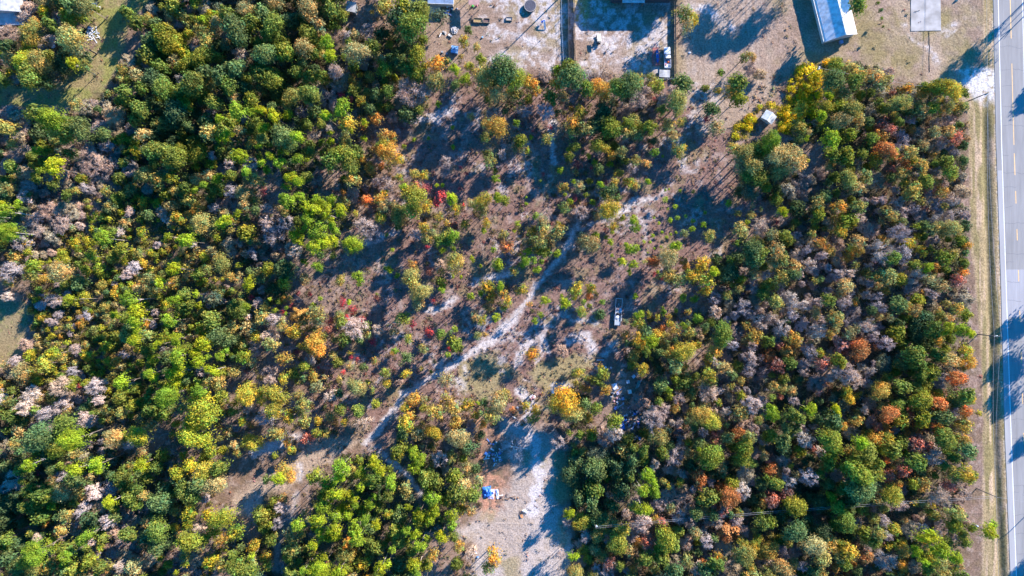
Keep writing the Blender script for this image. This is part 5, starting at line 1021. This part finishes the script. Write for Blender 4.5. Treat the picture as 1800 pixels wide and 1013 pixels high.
m.build('seat', noise_mat('slat_grey', (.3, .3, .32), (.5, .48, .48), 3, .7), ta); m = MB(); m.box(0, .42, .8, 2.2, .12, .4, 0, R(-12)); m.build('backrest', M['black'], ta); m = MB()
m.box(0, -.5, .3, 2.1, .1, .2); m.build('apron', M['black'], ta)
for x in (-.9, .9): m = MB(); m.box(x, 0, .21, .08, .9, .42); m.build('leg', M['black'], ta)
tag(ta, 'low dark bench with slats standing alone above the trees of the clearing', 'bench')
# fallen white tree over the dirt
# blue tarps: crumpled sheets
def tarp(label, x, y, w, d, c, rz=0, h=.5, seed=1, thick=.03, name='tarp'):
    g = np.random.default_rng(seed); n = 16; xs = np.linspace(-.5, .5, n); X, Y = np.meshgrid(xs, xs); Zf = (fbm(X*40+seed*9, Y*40, 16, seed, 3)-.25)*h*2; edge = np.minimum(.5-abs(X), .5-abs(Y)); Zf = np.maximum(.03, Zf*sstep(0, .18, edge)+.03)
    X = X*(1+.1*(vnoise(Y*30, X*3, 6, seed)-.5)*2); V = np.stack([X*w+(g.random(X.shape)-.5)*.08, Y*d+(g.random(X.shape)-.5)*.08, Zf], -1).reshape(-1, 3)
    i = np.arange(n*n).reshape(n, n); F = np.stack([i[:-1, :-1], i[:-1, 1:], i[1:, 1:], i[1:, :-1]], -1).reshape(-1, 4)
    lo = V.copy(); lo[:, 2] -= thick; me = MB().add([tuple(v) for v in V]+[tuple(v) for v in lo], [tuple(f) for f in F]+[tuple(int(q)+n*n for q in f[::-1]) for f in F])
    o = me.build(name, c, None, P(x, y, .2), rz); return tag(o, label, 'tarp')
BT = noise_mat('blue_tarp', (.015, .07, .30), (.05, .24, .72), 2.6, .4, bump=.6); PT = noise_mat('mauve_sheet', (.3, .25, .5), (.72, .66, .8), 1.4, .5)
tarp('crumpled bright blue tarp beside orange leaves in the south of the clearing', 856, 865, 2.6, 3.2, BT, .15, .9, 3); tarp('mauve-white crumpled sheet lying against the right side of the bright blue tarp', 863.5, 869, 1.7, 2.9, PT, -.1, .45, 5, name='sheet'); tarp('narrow strip of blue and white tarp right of the mauve sheet', 874, 869, .8, 2.9, noise_mat('blue_white_tarp', (.1, .25, .8), (.75, .75, .9), 2, .4), .1, .35, 6)
tarp('blue tarp at the lower left of the junk heap, the larger one', 1092.5, 750, 1.9, 2.2, BT, .2, .6, 8); tarp('blue tarp at the left of the junk heap, the smaller upper one', 1097.5, 738, 1.4, 1.2, BT, .2, .5, 9)
tarp('pale blue-white sheet lying in the shade left of the junk path', 1081, 680, 1.6, 1.9, noise_mat('pale_sheet', (.5, .55, .65), (.72, .76, .84), 1.5, .5), .3, .3, 12, name='sheet')
# teal ladder and white pole
a0 = G(1118.5, 683, .15); a1 = G(1123, 668, .9)
m = MB(); off = Vector((.22, .05, 0))
for s in (-1, 1): m.tube(a0+off*s, a1+off*s, .06, n=5)
for i in range(1, 8): q = a0.lerp(a1, i/8); m.tube(q-off, q+off, .035, n=5)
tag(m.build('ladder', paint((.02, .45, .45))), 'teal ladder leaning in the shade of the junk clearing', 'ladder')
m = MB(); m.tube(G(1122, 681, .1), G(1127.5, 666, .5), .06, n=6); tag(m.build('white_pipe', paint((.7, .72, .75))), 'long whitish pipe lying right of the teal ladder', 'pipe')
def carton(label, x, y, w, d, h, c, rz=0, name='box', cat='box', tilt=0):
    p = P(x, y, h*.8); t = empty(name, (p.x, p.y, 0), rz); m = MB(); m.box(0, 0, h/2, w, d, h, 0, tilt, tilt*.5); m.build('body', paint(c, .6), t, bevel=.02)
    m = MB(); m.box(-w*.27, 0, h+.015, w*.46, d*.96, .02, 0, .12); m.box(w*.27, 0, h+.012, w*.46, d*.96, .02, 0, -.1); m.build('flap', paint(tuple(q*.85 for q in c), .6), t); return tag(t, label, cat)
carton('cream white cabinet casting a shadow above the junk heap', 1107, 689, 1.05, 1.1, 1.0, (.78, .74, .68), .1, 'cabinet', 'cabinet'); carton('white appliance in the shade left of the teal ladder', 1104, 671.5, .95, .95, .8, (.62, .64, .7), .2, 'washing_machine', 'appliance')
carton('bluish white appliance above the teal ladder', 1114, 662, .95, .8, .9, (.6, .66, .76), .7, 'washing_machine', 'appliance'); carton('blue-grey bin between the pale sheet and the junk heap', 1095, 701, .8, .8, .8, (.25, .35, .55), .2, 'storage_bin', 'bin')
frame_box('empty_frame', 'white square frame lying just left of the teal ladder', 1118, 673, .8, .9, .2, .2, M['black'], 'frame'); carton('lilac box near the right end of the pale sheet', 1086, 692, .8, .8, .5, (.5, .48, .68), .4)
# scattered junk: every piece its own thing
JK = ['plastic_bag', 'scrap_board', 'tyre', 'box', 'bucket', 'crumpled_sheet']
junk_items = []
def junkyard(cx, cy, rx_, ry_, n, pal, seed, shapes='bbtcds'):
    g = random.Random(seed)
    for i in range(n):
        a = g.uniform(0, 6.28); q = math.sqrt(g.random()); x = cx+rx_*q*math.cos(a); y = cy+ry_*q*math.sin(a); cn, c = g.choice(pal); k = g.choice(shapes); z = 0
        if k == 'b': o = blob('plastic_bag', None, 'bag', c, x, y, 0, g.uniform(.4, .9), g.uniform(.4, .8), g.uniform(.25, .5)); noun = cn+' bag'
        elif k == 'd':
            p = P(x, y, .1); m = MB(); m.box(0, 0, .12, g.uniform(.9, 2.4), g.uniform(.14, .3), .05, 0, g.uniform(-.1, .1), g.uniform(-.12, .12)); o = m.build('plank', paint(c, .7), None, p, g.uniform(0, 3.1)); tag(o, None, 'plank'); noun = cn+' plank'
        elif k == 't': o = tyre(None, x, y, 0, g.uniform(.28, .38), g.uniform(-20, 20)); noun = 'black tyre'
        elif k == 'c':
            p = P(x, y, .3); m = MB(); s = g.uniform(.35, .7); m.box(0, 0, s*.4, s, s*g.uniform(.7, 1.2), s*.8, 0, g.uniform(-.1, .1)); o = m.build('crate', paint(c, .6), None, p, g.uniform(0, 3), .02); tag(o, None, 'crate'); noun = cn+' crate'
        else:
            p = P(x, y, .1); m = MB(); w = g.uniform(.5, 1.1); m.prism([(-w/2, -w*.4), (w/2, -w*.3), (w*.4, w*.45), (-w*.35, w*.3)], [.08, .3, .12, .35], [.1, .33, .15, .38]); o = m.build('sheet_scrap', paint(c, .5), None, p, g.uniform(0, 3)); tag(o, None, 'scrap sheet'); noun = cn+' scrap of sheet'
        junk_items.append((x, y, noun, o, ''))
WHT, GRY, DRK, BLU, PNK, BRN, ORA = ('white', (.78, .78, .8)), ('grey', (.4, .42, .46)), ('black', (.03, .03, .05)), ('blue', (.08, .22, .6)), ('pink', (.65, .38, .42)), ('brown', (.25, .15, .1)), ('orange', (.6, .28, .12))
junkyard(1112, 735, 16, 22, 60, [WHT, GRY, DRK, DRK, DRK, BLU, PNK, BRN, ORA, GRY], 3); junkyard(1085, 705, 12, 22, 24, [WHT, BLU, GRY, PNK, DRK, BRN], 4); junkyard(1070, 650, 9, 7, 10, [WHT, ORA, PNK, BRN], 5); junkyard(1118, 772, 9, 6, 8, [BLU, GRY, BRN], 6, 'dcs')
junkyard(868, 800, 16, 16, 34, [WHT, WHT, GRY, BLU, BRN, PNK], 7, 'bddcs'); junkyard(866, 776, 8, 5, 6, [DRK, BLU, BRN, WHT], 8); junkyard(163, 61, 12, 11, 24, [WHT, WHT, GRY, ('pale blue', (.45, .55, .72))], 9, 'ddds'); junkyard(167, 9, 6, 7, 7, [WHT, GRY, ('pale blue', (.5, .6, .75))], 10, 'dcs')
junkyard(890, 874, 22, 7, 12, [BRN, DRK, BRN, WHT], 11, 'dbd'); junkyard(919, 901, 6, 9, 7, [WHT, ORA, BRN, DRK], 12, 'dbs'); junkyard(840, 975, 12, 6, 5, [WHT, BLU, GRY], 13, 'bc'); junkyard(785, 60, 12, 8, 4, [GRY, WHT], 14, 'dc')
junkyard(935, 700, 6, 7, 12, [DRK, DRK, ('dark red', (.3, .04, .05)), WHT, PNK], 15, 'bcd'); junkyard(908, 728, 8, 12, 6, [DRK, GRY, BRN], 16, 'bd'); junkyard(1030, 820, 20, 20, 8, [WHT, BRN, GRY], 17, 'bds'); junkyard(790, 20, 9, 9, 12, [GRY, DRK, PNK, WHT, BLU], 18, 'bcds')
# stripped cupboard-like wreck that throws the tall shadow
p = P(933, 696, 1.4); wr = empty('scrap_cabinet', (p.x, p.y, 0), R(40)); m = MB(); m.box(0, 0, 1.3, .8, .5, 2.6); m.build('body', paint((.06, .05, .08)), wr); m = MB(); m.box(.2, -.27, 1.3, .38, .03, 2.4); m.build('door', paint((.25, .05, .07)), wr); m = MB(); m.box(0, 0, 2.63, .9, .6, .05); m.build('top', paint((.5, .48, .5)), wr); tag(wr, 'tall narrow dark scrap cabinet casting a long shadow on the white sand', 'cabinet')
m = MB(); m.box(0, 0, 1.0, .25, .25, 2.0); o = m.build('gate_post', M['pole'], None, P(950.5, 698, 0)); tag(o, 'dark upright post left of the white drum', 'post')
# fallen leafless tree: white branches radiating over the dirt
V, T = make_bare(4.2, 0, 11, .45); me = rawmesh('bare_branches', V, 4, [M['twig']], T); ft = empty('fallen_tree', G(903, 787, 0), 0); o = bpy.data.objects.new('branches', me); COL.objects.link(o); o.parent = ft; o.location = (0, 0, 2.0); o.color = (.62, .55, .52, 1)
m = MB(); a_ = G(889, 782, .9)-G(903, 787, 0); b_ = G(927, 788, 1.1)-G(903, 787, 0); m.tube(a_, b_, .14, .1, 8); m.tube(b_-Vector((3.4, 0, 0)), b_+Vector((-2.4, -3.2, .1)), .1, .04, 6); m.build('trunk', noise_mat('bleached_wood', (.6, .54, .5), (.8, .74, .7), 3, .8), ft); tag(ft, 'fallen leafless tree with bleached white limbs spread over the dirt below the clearing', 'fallen tree')
# leaning white snags seen on the far left
def snag(label, x0, y0, z0, x1, y1, z1, r=.16):
    A = P(x0, y0, z0); A.z = z0; B = P(x1, y1, z1); B.z = z1; m = MB(); m.tube(A, B, r, r*.45, 8)
    for t_ in (.5, .7, .85):
        q = A.lerp(B, t_); e = Vector((rnd.uniform(-1, 1), rnd.uniform(-1, 1), rnd.uniform(.1, .6))); m.tube(q, q+e*1.1, r*.35, r*.12, 5)
    tag(m.build('dead_snag', M['barkpale']), label, 'dead tree')
snag('bleached dead trunk poking in from the left edge of the photo', 34, 385, .6, -6, 381, 5, .16); snag('pale leaning trunk among lime pines in the lower left centre', 668, 903, .4, 640, 884, 7, .1); snag('thin white snag over the golden brush in the middle left', 268, 565, 4, 250, 560, 7, .09)
describe(junk_items)
describe(lab_items)
